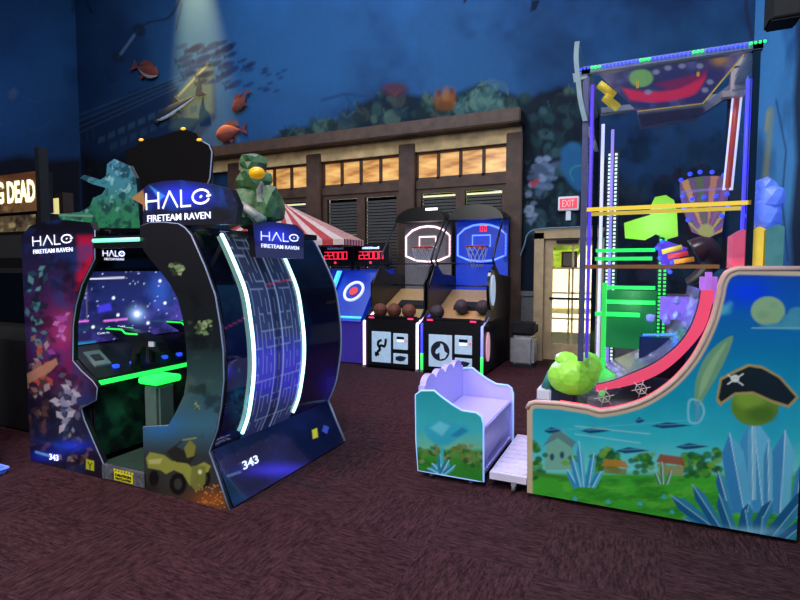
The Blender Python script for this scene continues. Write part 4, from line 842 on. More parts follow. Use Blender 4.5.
# clear lower side with printed snowflakes
cl = glassmat('clear_acrylic', (.93, .95, .97), .06)
band_side = [GW[i] for i in range(6, len(curve)+7)]; poly = band_side+[(.44, 1.66), (-.3, 1.66), (-.36, .74)]
MB().prism(poly, 'y', GY0+.028, GY0+.032).build('clear_side', cl, gm)
fm = MB(); fl = mat('snowflake_print', (210, 190, 190), .5)
for cx, cy, r in ((604, 397, 9), (641, 389, 8)):
    c = P(cx, cy, y=GY0+.025)
    fm = MB()
    for k in range(6):
        a = k*math.pi/3+.3; R = r*3.6/520*1.05
        e = (c[0]+R*math.cos(a), GY0+.026, c[2]+R*math.sin(a)); fm.tube([c, e], .003, 5)
        mid_ = (c[0]+R*.6*math.cos(a), GY0+.026, c[2]+R*.6*math.sin(a)); nx = (c[0]+R*.6*math.cos(a+math.pi/3), GY0+.026, c[2]+R*.6*math.sin(a+math.pi/3)); fm.tube([mid_, nx], .003, 5)
    fm.build('snowflake_outline', fl, gm)

# case posts and rails
post = mat('case_post', (110, 112, 150), .25, .5); CX0, CX1, CT = -.345, .575, 2.84
for nm, x, y, z0 in (('near left', CX0, GY0+.03, .98), ('near right', CX1, GY0+.03, 1.6), ('far left', CX0, GY1-.03, .72), ('far right', CX1, GY1-.03, 1.6)):
    o = MB().box(x-.018, x+.018, y-.018, y+.018, z0, CT, b=.004).build('corner_post', post if 'near left' in nm else blackg, gm); part_label(o, nm+' post of the glass case')
vg = glow('violet_tube', (150, 130, 235), .8); wg = glow('cool_white_tube', (210, 210, 245), 1.0)
MB().tube([(CX0+.036, GY0+.045, 1.0), (CX0+.036, GY0+.045, 2.78)], .011).build('light_tube', glow('blue_violet_tube', (90, 60, 220), 1.0), gm)
MB().tube([(CX0+.05, GY1-.12, .8), (CX0+.05, GY1-.12, 2.74)], .013).build('light_tube', wg, gm)
MB().tube([(CX0+.12, GY1-.08, .8), (CX0+.12, GY1-.08, 2.7)], .012).build('light_tube', vg, gm)
MB().tube([(CX1-.03, GY0+.07, 1.62), (CX1-.03, GY0+.07, 2.7)], .01).build('light_tube', glow('blue_tube', (70, 60, 255), 1.4), gm)
def beads(x, y, z0, z1, m, nm, w=.05):
    b = MB(); n = int((z1-z0)/.03)
    for i in range(n):
        for k in (-1, 1): b.box(x+k*w*.35-.009, x+k*w*.35+.009, y-.012, y-.004, z0+i*.03, z0+i*.03+.017)
    o = MB().box(x-w*.7, x+w*.7, y-.004, y+.008, z0, z1).build(nm, mat('dark_strip', (50, 54, 66), .3), gm); b.build('led_bead_rows', m, o); return o
beads(-.22, GY1-.05, .7, 2.55, glow('white_bead', (215, 235, 225), 1.3), 'bead_curtain_strip', .07)
beads(.16, GY1-.05, 1.0, 2.05, glow('green_bead', (60, 240, 90), 1.3), 'bead_curtain_strip', .05)
o = MB().box(-.23, -.2, 3.78, 3.81, .66, 1.5).build('green_column', glow('green_column_glow', (60, 230, 90), .8), gm)
# top
m = MB(); m.box(CX0-.03, CX1+.03, GY0, GY0+.06, CT, CT+.05, b=.006).box(CX0-.03, CX1+.03, GY1-.06, GY1, CT, CT+.05, b=.006).box(CX0-.03, CX0+.03, GY0, GY1, CT, CT+.05, b=.006).box(CX1-.03, CX1+.03, GY0, GY1, CT, CT+.05, b=.006)
tf = m.build('top_frame', mat('grey_top_frame', (150, 155, 170), .3, .5), gm)
lg = glow('top_led_blue', (40, 60, 255), 2.6); lgg = glow('top_led_green', (30, 255, 110), 1.8)
for k in range(46):
    x = CX0-.03+(CX1-CX0+.06)*k/45; MB().ball((x, GY0-.012, CT+.032), .0085, 8).build('led', lgg if k % 13 in (3, 4, 5) or k > 43 else lg, tf)
def paint_topart(A):
    A.fill((60, 60, 110)); A.noise((110, 110, 170), 14, .5, 5, .6, 111); A.poly(smooth([(622, 88), (650, 92), (680, 88), (705, 74), (700, 88), (690, 96), (660, 102), (630, 100)], 4), (235, 50, 90), .95, 1.5); A.poly(smooth([(655, 84), (690, 76), (706, 70), (700, 80), (670, 90)], 3), (150, 40, 90), .8, 2)
    A.ell(641, 78, 12, 9, (130, 180, 110), 1, 1); 
    for x, y in ((656, 72), (668, 68), (682, 66), (710, 82), (705, 90), (648, 92), (700, 66)): A.ell(x, y, 3.4, 2.6, (150, 150, 180), .9, .8)
    A.glow(720, 60, 12, 8, (220, 160, 60), .7)
v0 = [P(598, 74, y=GY0+.06), P(745, 53, y=GY0+.06), P(703, 103, y=GY1-.2), P(637, 111, y=GY1-.2)]
def quadgrid(v, n=90):
    u = np.linspace(0, 1, n)[:, None, None]; w = np.linspace(0, 1, n)[None, :, None]; a, b, c, d = [np.array(q) for q in v]; return (a*(1-u)+b*u)*(1-w)+(d*(1-u)+c*u)*w
tpn = MB(); th = np.array([0, .0, .03]); vs = [np.array(q) for q in v0]; tpn.add([q+th*.1 for q in vs]+[q+th for q in vs], [(0, 1, 2, 3), (7, 6, 5, 4), (0, 4, 5, 1), (1, 5, 6, 2), (2, 6, 7, 3), (3, 7, 4, 0)])
tpn = tpn.build('sloping_top_board', post, gm); art_surface('top_print', quadgrid([np.array(q)-[0, .0, .001] for q in v0]), paint_topart, tpn, artmat('lit_top_print', .3, .45))
yel = glow('yellow_edge', (225, 190, 60), .5)
MB().tube([tuple(vs[3]), tuple(vs[2]), tuple(vs[1])], .006).build('yellow_edge', yel, tpn)
for a, b in (((637.5, 68), (637.5, 88)), ((699, 58), (698, 76))):
    p0 = P(*a, y=3.85); p1 = P(*b, y=3.85); MB().tube([p0, p1], .008).build('yellow_bar', yel, tpn)
MB().prism(pxy([(637, 112), (641, 127), (697, 117), (735, 92), (738, 78), (704, 104)], GY1-.16), 'y', GY1-.16, GY1-.08).build('hanging_board', mat('grey_board', (96, 100, 124), .5), gm)
for a, b in (((599, 84), (614, 96)), ((604, 97), (618, 108))):
    p0 = np.array(P(*a, y=3.9)); p1 = np.array(P(*b, y=3.95)); MB().tube([p0, p1], .028, 6).build('yellow_handle', glow('yellow_handle_paint', (235, 200, 60), .35), gm)
m = MB(); m.tube([P(743, 72, y=4.3), P(731, 190, y=4.3)], .012, 8); m.tube([P(736, 72, y=4.3), P(724, 190, y=4.3)], .01, 8); o = m.build('lift_rail', wg, gm)
MB().tube([P(739, 76, y=4.3), P(727.5, 188, y=4.3)], .022, 8).build('red_lift_belt', glow('red_belt', (190, 60, 40), .35), gm)
m = MB(); c = P(739, 74, y=4.25); m.box(c[0]-.09, c[0]+.06, c[1]-.05, c[1]+.05, c[2]+.04, c[2]+.09).box(c[0]-.05, c[0]+.05, c[1]-.04, c[1]+.04, c[2]-.12, c[2]+.04, b=.01).box(c[0]-.1, c[0]+.04, c[1]-.03, c[1]+.03, c[2]-.15, c[2]-.11); m.build('lift_motor', mat('pale_motor', (190, 170, 170), .4, .3), gm)
# rails across
for n2, (ya, yb_, yy, mt) in enumerate(((210, 202, GY0+.02, yel), (215, 207, GY0+.24, yel), (268, 265, GY0+.02, mat('bronze_rail', (190, 130, 80), .3, .5)))):
    a = P(589, ya, y=yy); b = P(752 if n2 < 2 else 722, yb_, y=yy); z = (a[2]+b[2])/2; MB().box(CX0+.02, (CX1 if n2 < 2 else .43), yy-.008, yy+.008, z-.012, z+.012).build('cross_rail', mt, gm)
MB().box(CX0+.0, CX0+.01, GY0+.03, GY1-.03, 1.6, CT).build('glass_pane', cl, gm); MB().box(CX0+.02, CX1-.02, GY0+.03, GY0+.034, 1.66, CT).build('glass_pane', cl, gm)
# lit scenery inside the case
lim = glow('lime_leaf_paint', (150, 225, 60), .5)
LF = pxy([(625, 238), (624, 223), (636, 219), (650, 215), (651, 205), (655, 197), (666, 195), (674, 200), (677, 212), (678, 236), (668, 239), (656, 234), (645, 240)], 4.35)
MB().prism(LF, 'y', 4.35, 4.40).build('lime_leaf_board', lim, gm)
FL = [(680, 182), (690, 178), (704, 176), (722, 176), (730, 190), (726, 206), (722, 232), (708, 238), (692, 232), (684, 212), (680, 196)]
def paint_fan(A):
    A.fill((110, 84, 110)); cols = [(200, 130, 90), (150, 90, 130), (190, 170, 70), (120, 80, 160), (210, 150, 80), (90, 110, 60)]
    ang = np.degrees(np.arctan2(A.Y-238, A.X-706)); 
    for k in range(12): A.mix(((ang > -170+k*14) & (ang < -163+k*14))*.85, cols[k % 6])
    A.ell(706, 232, 8, 8, (160, 160, 90), .9, 1); A.line([(682, 192), (728, 188)], 2, (150, 130, 200), .7)
o = art_panel('shell_fan_board', 'y', 4.35, pxy(FL, 4.35), .008, paint_fan, gm, .04, black, m=artmat('lit_fan', .4, .5), back=1)
rr = random.Random(12); m = MB()
for a, b in ((681, 180), (690, 174), (700, 172), (712, 172), (724, 175), (731, 184), (727, 194), (716, 196), (704, 197), (692, 199), (683, 196), (728, 206), (722, 216), (684, 208), (688, 220), (700, 205), (712, 204)): m.ball(P(a, b, y=4.32), .016, 10)
m.build('blue_bulb_ring', glow('blue_bulb', (50, 70, 250), 1.6), o)
FLG = pxy([(657, 244), (664, 240), (688, 248), (676, 262), (668, 272), (660, 262)], 4.3)
MB().prism(FLG, 'y', 4.30, 4.34).build('flower_board', glow('purple_board', (90, 60, 190), .5), gm)
m = MB()
for a, b in ((657, 248), (662, 242), (667, 250), (660, 258), (664, 266), (670, 272), (672, 262)): m.ball(P(a, b, y=4.27), .016, 10)
m.build('blue_bulb_string', glow('blue_bulb', (50, 70, 250), 1.6), gm)
for k, (a, c_) in enumerate(((668, (230, 200, 60)), (674, (220, 60, 70)), (680, (240, 150, 40)))):
    m = MB(); m.tube([P(a-6, 252+k*5, y=4.25), P(a+14, 247+k*6, y=4.25)], .02, 6); m.build('coloured_petal', mat('petal_%d' % k, c_, .4, 0, c_, .4), gm)
gr_ = glow('green_shelf_glow', (40, 230, 90), .7)
for z0, y_, xa, xb in ((250, 4.4, 592, 655), (258, 4.2, 596, 652), (286, 4.4, 604, 655), (300, 4.3, 604, 655), (312, 4.2, 596, 640)):
    a = P(xa, z0, y=y_); b = P(xb, z0, y=y_); MB().box(max(a[0], CX0+.03), b[0], y_-.1, y_, a[2]-.02, a[2]+.005).build('green_shelf', gr_, gm)
m = MB(); a = P(606, 290, y=4.45); b = P(655, 350, y=4.45); m.box(a[0], b[0], 4.44, 4.46, b[2], a[2]); m.build('green_back_panel', mat('green_back', (30, 110, 60), .3, 0, (30, 140, 60), .35), gm)
m = MB(); m.tube(smooth([P(688, 282, y=4.3), P(700, 275, y=4.25), P(712, 262, y=4.2), P(706, 248, y=4.15), P(694, 252, y=4.15)], 4), [.03+.004*i for i in range(17)], 10); m.build('dark_horn', mat('dark_brown_horn', (70, 44, 44), .3), gm)
m = MB(); a = P(660, 296, y=4.5); b = P(706, 306, y=4.5); m.box(a[0], b[0], 4.35, 4.5, b[2]-.1, a[2]); m.build('violet_step', mat('violet_step', (150, 110, 220), .3, 0, (130, 80, 220), .4), gm)
m = MB(); a = P(700, 272, y=3.9); b = P(716, 308, y=3.9); m.box(a[0], b[0], 3.85, 3.95, b[2], a[2], b=.03); m.build('pink_end_block', mat('pink_violet_block', (190, 140, 230), .3, 0, (200, 110, 230), .45), gm)
# bottom deck and pedestal between the side panels
MB().box(-.6, .82, GY0+.045, GY1-.005, .06, .6).build('base_cabinet', mat('dark_teal_base', (20, 60, 70), .4), gm)
MB().box(-.3, .8, GY0+.045, GY1-.005, .6, .72).build('inner_deck', mat('grey_deck', (120, 110, 124), .4), gm)
cs = []
def caster(x, y, par):
    m = MB().lathe([(0, -.012), (.028, -.012), (.03, 0), (.028, .012), (0, .012)], (x, y, .03), 'x', 14); o = m.build('caster', mat('grey_caster', (110, 112, 116), .4), par); MB().box(x-.018, x+.018, y-.012, y+.012, .045, .075).build('caster_fork', steel, o)
for x, y in ((-.45, GY0+.1), (.6, GY0+.1), (-.45, GY1-.1), (.6, GY1-.1)): caster(x, y, gm)
# right shelf with rainbow block and ice lump
for k, (xa, xb, c_) in enumerate([(P(a, 240, y=GY0+.1)[0], P(b, 240, y=GY0+.1)[0], c_) for a, b, c_ in ((731, 745, (240, 90, 120)), (745, 762, (238, 200, 70)), (762, 780, (80, 140, 140)))]):
    m = MB(); m.prism([(xa, ztop+.005), (xb+.01, ztop+.005), (xb+.01, ztop+.22+.01*k), (xb-.02, ztop+.235+.012*k), (xa, ztop+.2+.012*k)], 'y', GY0+.05, GY0+.24); o = m.build('scalloped_block', mat('block_%d' % k, c_, .4, 0, c_, .3 if k < 2 else .02), gm)
m = MB(); yy = GY0+.16; c = lambda a, b: P(a, b, y=yy); m.crag(c(764, 214), (.09, .08, .11), 0, 31, 2, .12); m.crag(c(768, 198), (.09, .08, .085), 0, 33, 2, .12); m.crag(c(764, 187), (.065, .06, .06), 0, 34, 2, .15); o = m.build('blue_ice_lump', mat('bright_ice', (120, 150, 235), .3, 0, (60, 90, 230), .45), gm)
# curved front marquee, seen edge on
m = MB(); mp = pxy(smooth([(575, 43), (574, 60), (576, 80), (578, 100), (583, 122)], 4), GY0+.02); m.prism(mp+[(x+.03, z) for x, z in reversed(mp)], 'y', GY0+.0, GY1); m.prism([(-.43, 2.86), (-.34, 2.86), (-.34, 2.82), (-.42, 2.8)], 'y', GY0+.01, GY1)
m.build('front_marquee', mat('grey_marquee_edge', (140, 160, 165), .3), gm)
# green faceted launcher pod at the front
lp = MB(); yy = GY0+.2; c = lambda a, b, y=GY0+.2: P(a, b, y=y)
lp.crag(c(572, 376), (.165, .15, .135), 0, 41, 3, .03); lp.crag(c(588, 368), (.1, .12, .11), 0, 43, 2, .08); lp.crag(c(566, 360), (.08, .08, .06), 0, 44, 2, .08)
pod = lp.build('launcher_pod', mat('lime_pod', (150, 210, 70), .4, 0, (130, 210, 50), .3), gm); part_label(pod, 'rounded lime green launcher pod')
m = MB(); m.tube([c(552, 372), c(547, 388)], [.03, .045], 10); m.build('teal_handle', mat('teal_handle', (60, 140, 130), .4), pod)
m = MB(); m.tube([c(600, 376), c(622, 384)], [.07, .03], 10); m.build('green_snout', glow('green_snout', (80, 220, 90), .5), pod)
m = MB(); a = P(552, 398, y=GY0+.2); m.box(a[0], a[0]+.16, GY0+.15, GY0+.4, .66, .75, b=.01); m.build('dark_base', mat('navy_pod_base', (30, 44, 70), .4), pod)
m = MB(); m.box(a[0]-.1, a[0]-.002, GY0+.15, GY0+.4, .655, .74, b=.01); m.build('white_card', white, pod)
MB().box(-.66, -.3, GY0+.045, GY1-.005, .6, .655).build('front_deck', mat('navy_deck', (40, 50, 80), .4), gm)
# footboard joined to the game
fboard = mat('pale_lilac_board', (225, 222, 240), .4, var=.05)
m = MB(); m.box(-.955, -.69, GY0+.03, GY1-.04, .07, .12)
for k in range(9): m.box(-.945, -.70, GY0+.06+k*.1, GY0+.12+k*.1, .12, .128)
ftb = m.build('footboard', fboard, gm)
for x, y in ((-.78, GY0+.04), (-.78, GY1-.1)): caster(x, y, ftb)
# ------------------------------------------------------------------ bench
bn = thing('bench', (-1.25, 4.1, 0), 'lilac-lit white bench seat with scalloped back and printed teal side, facing the ramp game', 'bench')
BP = [(418, 474), (416, 440), (415.5, 395), (421, 391), (434, 391), (441, 397), (452, 405), (462, 411), (476, 413), (481, 417), (483, 424), (483, 487), (476, 488), (440, 482)]
BWp = pxy(BP, GY0); BWp = [(x, max(.05, z)) for x, z in BWp]
def paint_bench(A):
    A.vg([(388, (30, 160, 170)), (430, (60, 186, 190)), (448, (110, 196, 160)), (452, (60, 150, 50)), (500, (30, 120, 40))])
    n = fbm(A.X/2, A.Y, 8, 4, 121); m = np.clip((A.Y-452)/4, 0, 1); A.mix(np.clip((n-.5)*6, 0, 1)*.6*m, (30, 110, 34))
    rr = random.Random(5)
    for x, y, r in ((424, 454, 7), (436, 450, 6), (455, 452, 8), (470, 456, 8), (478, 460, 7), (462, 448, 7), (448, 456, 5)): tree(A, rr, x, y, r, [(50, 120, 50), (80, 150, 60), (110, 130, 60), (36, 90, 40), (130, 150, 100)])
    for x, y, a_, L, w in ((441, 474, 130, 14, 6), (441, 474, 92, 20, 6), (441, 474, 60, 16, 6), (438, 474, 150, 12, 5), (444, 474, 38, 14, 5)): shard(A, x, y, a_, L, w, (60, 190, 200), (20, 120, 160))
    A.line([(442, 462), (442, 444)], 3.4, (60, 190, 200), .95)   # plain rounded ice lump in place of the printed figure
    A.poly([(424, 430), (429, 421), (441, 419), (455, 424), (466, 424), (470, 432), (458, 438), (448, 445), (436, 445), (428, 438)], (50, 176, 196), 1, 1.2); A.poly([(430, 428), (440, 421), (450, 426), (442, 436)], (110, 214, 222), .8, 1.5); A.poly([(450, 436), (462, 427), (468, 431), (458, 437)], (30, 130, 170), .8, 1)
trimb = glow('blue_white_edge', (150, 190, 255), .7)
o = art_panel('side_panel', 'y', GY0, BWp, .005, paint_bench, bn, .03, white); part_label(o, 'near side panel, printed teal and green')
MB().tube([(x, GY0+.008, z) for x, z in BWp], .009, closed=True).build('edge_trim', trimb, o)
lil = mat('lilac_white_laminate', (196, 186, 240), .35, var=.03)
BW2 = [(x, z) for x, z in BWp]
o = MB().prism(BW2, 'y', GY1-.03, GY1).build('side_panel', lil, bn); part_label(o, 'far side panel, plain white')
MB().tube([(x, GY1-.036, z) for x, z in BW2[2:12]], .008).build('edge_trim', trimb, o)
bx = BWp[2][0]; zb = .70
sc = [(GY0+.035, .1), (GY0+.035, zb)]
for k in range(4):
    y0 = GY0+.06+k*.22; sc += [(y0+.11-.11*math.cos(math.pi*j/8), zb+.07*math.sin(math.pi*j/8)) for j in range(9)]
sc += [(GY1-.035, zb), (GY1-.035, .1)]
MB().prism(sc, 'x', bx+.01, bx+.06).build('backrest', lil, bn)
sx = BWp[11][0]
MB().box(bx+.06, sx-.02, GY0+.032, GY1-.032, .385, .42, b=.008).build('seat', lil, bn)
o = MB().box(sx-.06, sx-.035, GY0+.032, GY1-.032, .08, .385).build('front_board', lil, bn)
MB().box(bx+.06, sx-.02, GY0+.032, GY1-.032, .06, .085).build('bottom_board', lil, bn)
for x, y in ((bx+.12, GY0+.05), (sx-.1, GY0+.05), (bx+.12, GY1-.1), (sx-.1, GY1-.1)): caster(x, y, bn)
point('game_purple_lamp', (-.75, 4.1, 1.1), 13, (.42, .36, 1), .08)
point('game_case_lamp', (.1, 4.1, 1.95), 2.0, (.75, .85, 1), .1)
point('game_ramp_lamp', (.05, 4.1, 1.6), 2.2, (.72, .6, 1), .1)
point('game_green_lamp', (-.05, 4.0, 1.35), 3.5, (.4, 1, .5), .08)
# ================================================================== BASKETBALL GAMES
lane_m = mat('tan_lane', (190, 150, 100), .4, var=.1); ballm = mat('brown_basketball', (120, 62, 44), .7, bump=.3); ballp = mat('dark_basketball', (62, 50, 58), .7, bump=.3)
def netsheet(o, U, V, nu, nv, r=.004):
    m = MB(); o = np.array(o); U = np.array(U); V = np.array(V)
    for i in range(nu+1): m.tube([o+U*i/nu, o+U*i/nu+V], r, 4)
    for j in range(nv+1): m.tube([o+V*j/nv, o+V*j/nv+U], r, 4)
    return m
def hoops(x0, x1, label, logo, pxs, neon, boardc, boarde, side_glow, balls, blue):
    t = thing('basketball_game', ((x0+x1)/2, 8.1, 0), label, 'arcade machine'); y0 = 7.33; yb = 9.02
    cab = MB().box(x0+.02, x1-.02, y0, yb, .03, .8, b=.01).build('cabinet', black, t)
    MB().box(x0+.06, x1-.06, y0+.05, yb-.1, 0, .03).build('plinth', rubber, t)
    def pan(nm, a, b, c, d, m_, par=cab, off=.012, lab=None):
        p, q = P(a, b, y=y0), P(c, d, y=y0); o = MB().box(p[0], q[0], y0-off, y0-.001, q[2], p[2], b=.004).build(nm, m_, par)
        return o, p, q
    wp = mat('pale_blue_panel', (186, 206, 222), .4, 0, (150, 180, 210), .5)  # emission added to brighten the front panels
    A_, B_, C_ = pxs
    o, p, q = pan('logo_panel', *A_, wp); cx = (p[0]+q[0])/2; cz = (p[2]+q[2])/2; dk_ = mat('navy_logo_ink', (26, 34, 56), .5)
    m = MB(); O = np.array([cx-.13, y0-.012, cz-.16]); U = np.array([.26, 0, 0]); V = np.array([0, 0, .3])
    if logo == 'spur':
        strokes(m, [smooth([(.2, .12), (.3, .3), (.42, .38), (.4, .52), (.52, .62), (.72, .58), (.8, .75), (.82, .95)], 3), smooth([(.4, .52), (.3, .62), (.32, .8), (.5, .9)], 3), [(.12, .2), (.32, .12)], [(.14, .06), (.28, .26)]], .13, O, U, V, NY, .001, .002)
        m.build('spur_logo', dk_, o)
    else:
        put2d(m, [(cx+.15*math.cos(a*math.pi/12)-cx, .15*math.sin(a*math.pi/12)) for a in range(24)], [tuple(range(24))], np.array([cx, y0-.012, cz]), np.array([1., 0, 0]), np.array([0, 0, 1.]), NY, .001, .002)
        lg_ = m.build('round_logo', dk_, o); m = MB()
        put2d(m, [(-.02, -.13), (.06, -.1), (.1, -.03), (.05, .0), (.03, .09), (-.01, .12), (-.02, .07), (-.08, .02), (-.1, -.03), (-.07, -.05), (-.03, -.02)], [tuple(range(11))], np.array([cx+.02, y0-.012, cz]), np.array([1., 0, 0]), np.array([0, 0, 1.]), NY, .0035, .002)
        m.build('horse_head_mark', wp, lg_)
    o, p, q = pan('coin_door', *B_, wp); w = q[0]-p[0]; h = p[2]-q[2]
    MB().box(p[0]+.25*w, p[0]+.75*w, y0-.02, y0-.012, p[2]-.36*h, p[2]-.2*h, b=.004).build('coin_slot', black, o)
    MB().box(p[0]+.28*w, p[0]+.7*w, y0-.018, y0-.012, p[2]-.52*h, p[2]-.4*h).build('slot_lamp', glow('slot_lamp', (235, 240, 255), 1.6), o)
    MB().box(p[0]+.86*w, p[0]+.94*w, y0-.018, y0-.012, p[2]-.5*h, p[2]-.36*h).build('red_lamp', glow('small_red_lamp', (230, 60, 50), 1), o)
    o, p, q = pan('ticket_door', *C_, wp); w = q[0]-p[0]; h = p[2]-q[2]
    MB().crag(((p[0]+q[0])/2, y0-.013, (p[2]+q[2])/2), (.09, .006, .05), 0, 3, 1, .3).build('ticket_graphic', dk_, o)
    # light edges
    wt = glow('pinkish_white_tube', (255, 215, 245), 1.6)
    for x, ms in ((x0+.028, side_glow[0]), (x1-.028, side_glow[1])):
        if not ms: continue
        pts = [(x, y0-.015, .03), (x, y0-.015, .3), (x, y0-.015, .74), (x, y0+.3, .86)]
        if len(ms) == 1: MB().tube(pts, .024).build('light_edge', glow(*ms[0]), t)
        else: MB().tube(pts[:2], .022).build('light_edge', glow(*ms[0]), t); MB().tube(pts[1:], .02).build('light_edge', glow(*ms[1]), t)
        MB().box(x-.027, x+.027, y0-.04, y0-.001, 0, .05, b=.006).build('foot', steel, t)
    # sides, lane
    sp_ = [(y0+.05, .8), (y0+.24, .95), (y0+.24, 1.36), (y0+.66, 1.64), (y0+.9, 1.5), (yb, 1.45), (yb, .8)]
    for x in (x0+.01, x1-.03): MB().prism(sp_, 'x', x, x+.02).build('side_wall', mat('charcoal_side', (26, 26, 30), .3), t)
    ln = MB().prism([(y0+.06, .8), (y0+.4, .8), (yb-.3, 1.22), (yb-.25, 1.22), (yb-.25, 1.18), (y0+.4, .77), (y0+.06, .77)], 'x', x0+.035, x1-.035).build('ball_lane', lane_m, t)
    zl = lambda y: .8+(y-y0-.4)*.42/(yb-.3-y0-.4)
    MB().prism([(8.0, zl(8.0)+.002), (8.16, zl(8.16)+.002), (8.16, zl(8.16)+.07), (8.0, zl(8.0)+.07)], 'x', x0+.3, x1-.15).build('ball_stop', blackm, ln)
    m = MB(); m.box(x0+.04, x1-.04, y0+.0, y0+.05, .8, .85, b=.015); fr_ = m.build('front_lip', black, t)
    for a in (.1, .78): MB().box(x0+a, x0+a+.1, y0-.006, y0+.02, .8, .83, b=.006).build('pink_lamp', glow('pink_front_lamp', (240, 60, 120), 1.0), fr_)
    # back and backboard
    bz0, bz1 = 1.2, 2.44
    bb_ = MB().box(x0+.035, x1-.035, 8.9, 8.94, bz0, bz1).build('backboard', mat('backboard_'+boardc[0], boardc[1], .4, 0, boardc[1], boarde), t)
    MB().box(x0+.03, x1-.03, 8.94, yb, .8, 2.5).build('back_frame', black, t)
    cx = (x0+x1)/2; ng = glow(*neon); Yn = 8.885
    out = [(cx-.43, 1.82), (cx-.43, 2.18), (cx-.3, 2.29), (cx-.15, 2.345), (cx, 2.36), (cx+.15, 2.345), (cx+.3, 2.29), (cx+.43, 2.18), (cx+.43, 1.82), (cx+.22, 1.735), (cx, 1.715), (cx-.22, 1.735)]
    MB().tube([(x, Yn, z) for x, z in out], .017, 8, closed=True).build('neon_outline', ng, bb_)
    MB().tube([(x, Yn, z) for x, z in ((cx-.16, 1.98), (cx-.16, 2.17), (cx+.16, 2.17), (cx+.16, 1.98))], .013, 8, closed=True).build('neon_square', ng, bb_)
    hp = MB().tube([(cx+.19*math.cos(a*math.pi/12), 8.64+.19*math.sin(a*math.pi/12), 1.97) for a in range(24)], .012, 8, closed=True); hp.box(cx-.05, cx+.05, 8.82, 8.9, 1.93, 1.98); hp = hp.build('hoop', mat('orange_hoop', (200, 70, 50), .4), t)
    nm_ = MB()
    for k in range(12):
        a = k*math.pi/6
        for sgn in (1, -1): nm_.tube([(cx+(.19-.05*j/2)*math.cos(a+sgn*j*math.pi/12), 8.64+(.19-.05*j/2)*math.sin(a+sgn*j*math.pi/12), 1.96-.09*j) for j in range(5)], .0035, 4)
    nm_.build('hoop_net', mat('white_net_cord', (200, 205, 220), .7), hp)
    if blue:
        m = MB(); strokes(m, [[(0, 0), (.3, 0), (.3, 1), (0, 1), (0, 0)], [(.6, 0), (.9, 0), (.9, 1), (.6, 1), (.6, 0)]], .18, np.array([cx-.02, 8.895, 2.24]), np.array([.12, 0, 0]), np.array([0, 0, .09]), NY); m.build('red_counter', glow('red_counter', (230, 40, 60), 1.2), bb_)
    # hood
    arch = [(cx+.47*math.cos(a*math.pi/14), 2.42+.25*math.sin(a*math.pi/14)) for a in range(15)]
    hd_ = MB().prism(arch, 'y', 8.5, yb).build('hood', mat('black_hood', (10, 10, 12), .3), t)
    if not blue: MB().box(cx+.12, cx+.34, 8.485, 8.499, 2.60, 2.64).build('hood_lamp', glow('white_hood_lamp', (245, 245, 255), 1.6), hd_)
    # cage: curved poles and nets
    for x in (x0+.03, x1-.03):
        MB().tube(smooth([(x, y0+.26, 1.3), (x, y0+.5, 1.58), (x, y0+.66, 1.66), (x, y0+.6, 1.8), (x, 8.6, 2.5)], 4), .018, 8).build('cage_pole', black, t)
        netsheet((x, 8.6, 1.7), (0, .3, 0), (0, 0, .74), 6, 12, .0022).build('side_net', blackm, t)
    MB().tube([(x0+.03, y0+.64, 1.67), (x1-.03, y0+.64, 1.67)], .012).build('cage_rail', black, t)
    MB().tube([(x0+.04, 8.4, 1.3), (x1-.04, 8.4, 1.3)], .014).build('cage_rail', black, t)
    return t
hoops(-4.03, -3.05, 'basketball game with pink-white neon backboard and pale spur logo panel', 'spur', ((372, 331, 391, 363), (393.5, 333, 408, 350), (393.5, 353, 408, 364.5)), ('pink_white_neon', (255, 220, 225), 2.2), ('grey', (116, 112, 118)), .12, ([('pinkish_white_tube', (255, 215, 245), 1.6)], [('pinkish_white_tube', (255, 215, 245), 1.6)]), 3, False)
o = hoops(-3.03, -2.03, 'basketball game with blue lit backboard and round horse logo panel', 'horse', ((429, 334, 452, 368), (455, 335, 472, 355), (455, 357.5, 472, 371)), ('blue_neon', (90, 130, 255), 2.0), ('blue', (24, 60, 190)), .45, ([('green_edge_tube', (60, 240, 100), 1.3), ('blue_edge_tube', (60, 70, 240), 1.3)], [('green_edge_tube', (60, 240, 100), 1.3), ('pale_blue_edge_tube', (140, 150, 255), 1.3)]), 2, True)
m = MB(); ep = [(7.62+.2*math.cos(a*math.pi/12), 1.27+.3*math.sin(a*math.pi/12)) for a in range(24)]; m.prism(ep, 'x', -2.03, -1.99); sh_ = m.build('side_shield', blackg, o)
MB().prism([(7.62+.13*math.cos(a*math.pi/12), 1.27+.23*math.sin(a*math.pi/12)) for a in range(24)], 'x', -1.99, -1.975).build('shield_lamp', glow('pale_shield_lamp', (170, 195, 225), .6), sh_)
MB().prism([(7.58+.09*math.cos(a*math.pi/12), .42+.22*math.sin(a*math.pi/12)) for a in range(24)], 'x', -2.048, -2.03).build('side_badge', glow('pink_badge', (230, 170, 190), .6), o)
bw = ['basketball at the left end of the row in the game with the pink-white backboard', 'middle basketball of the row in the game with the pink-white backboard', 'basketball at the right end of the row in the game with the pink-white backboard', 'dark basketball resting high on the lane of the game with the blue backboard', 'dark basketball beside the right wall of the game with the blue backboard', 'basketball low at the front left of the game with the blue backboard']
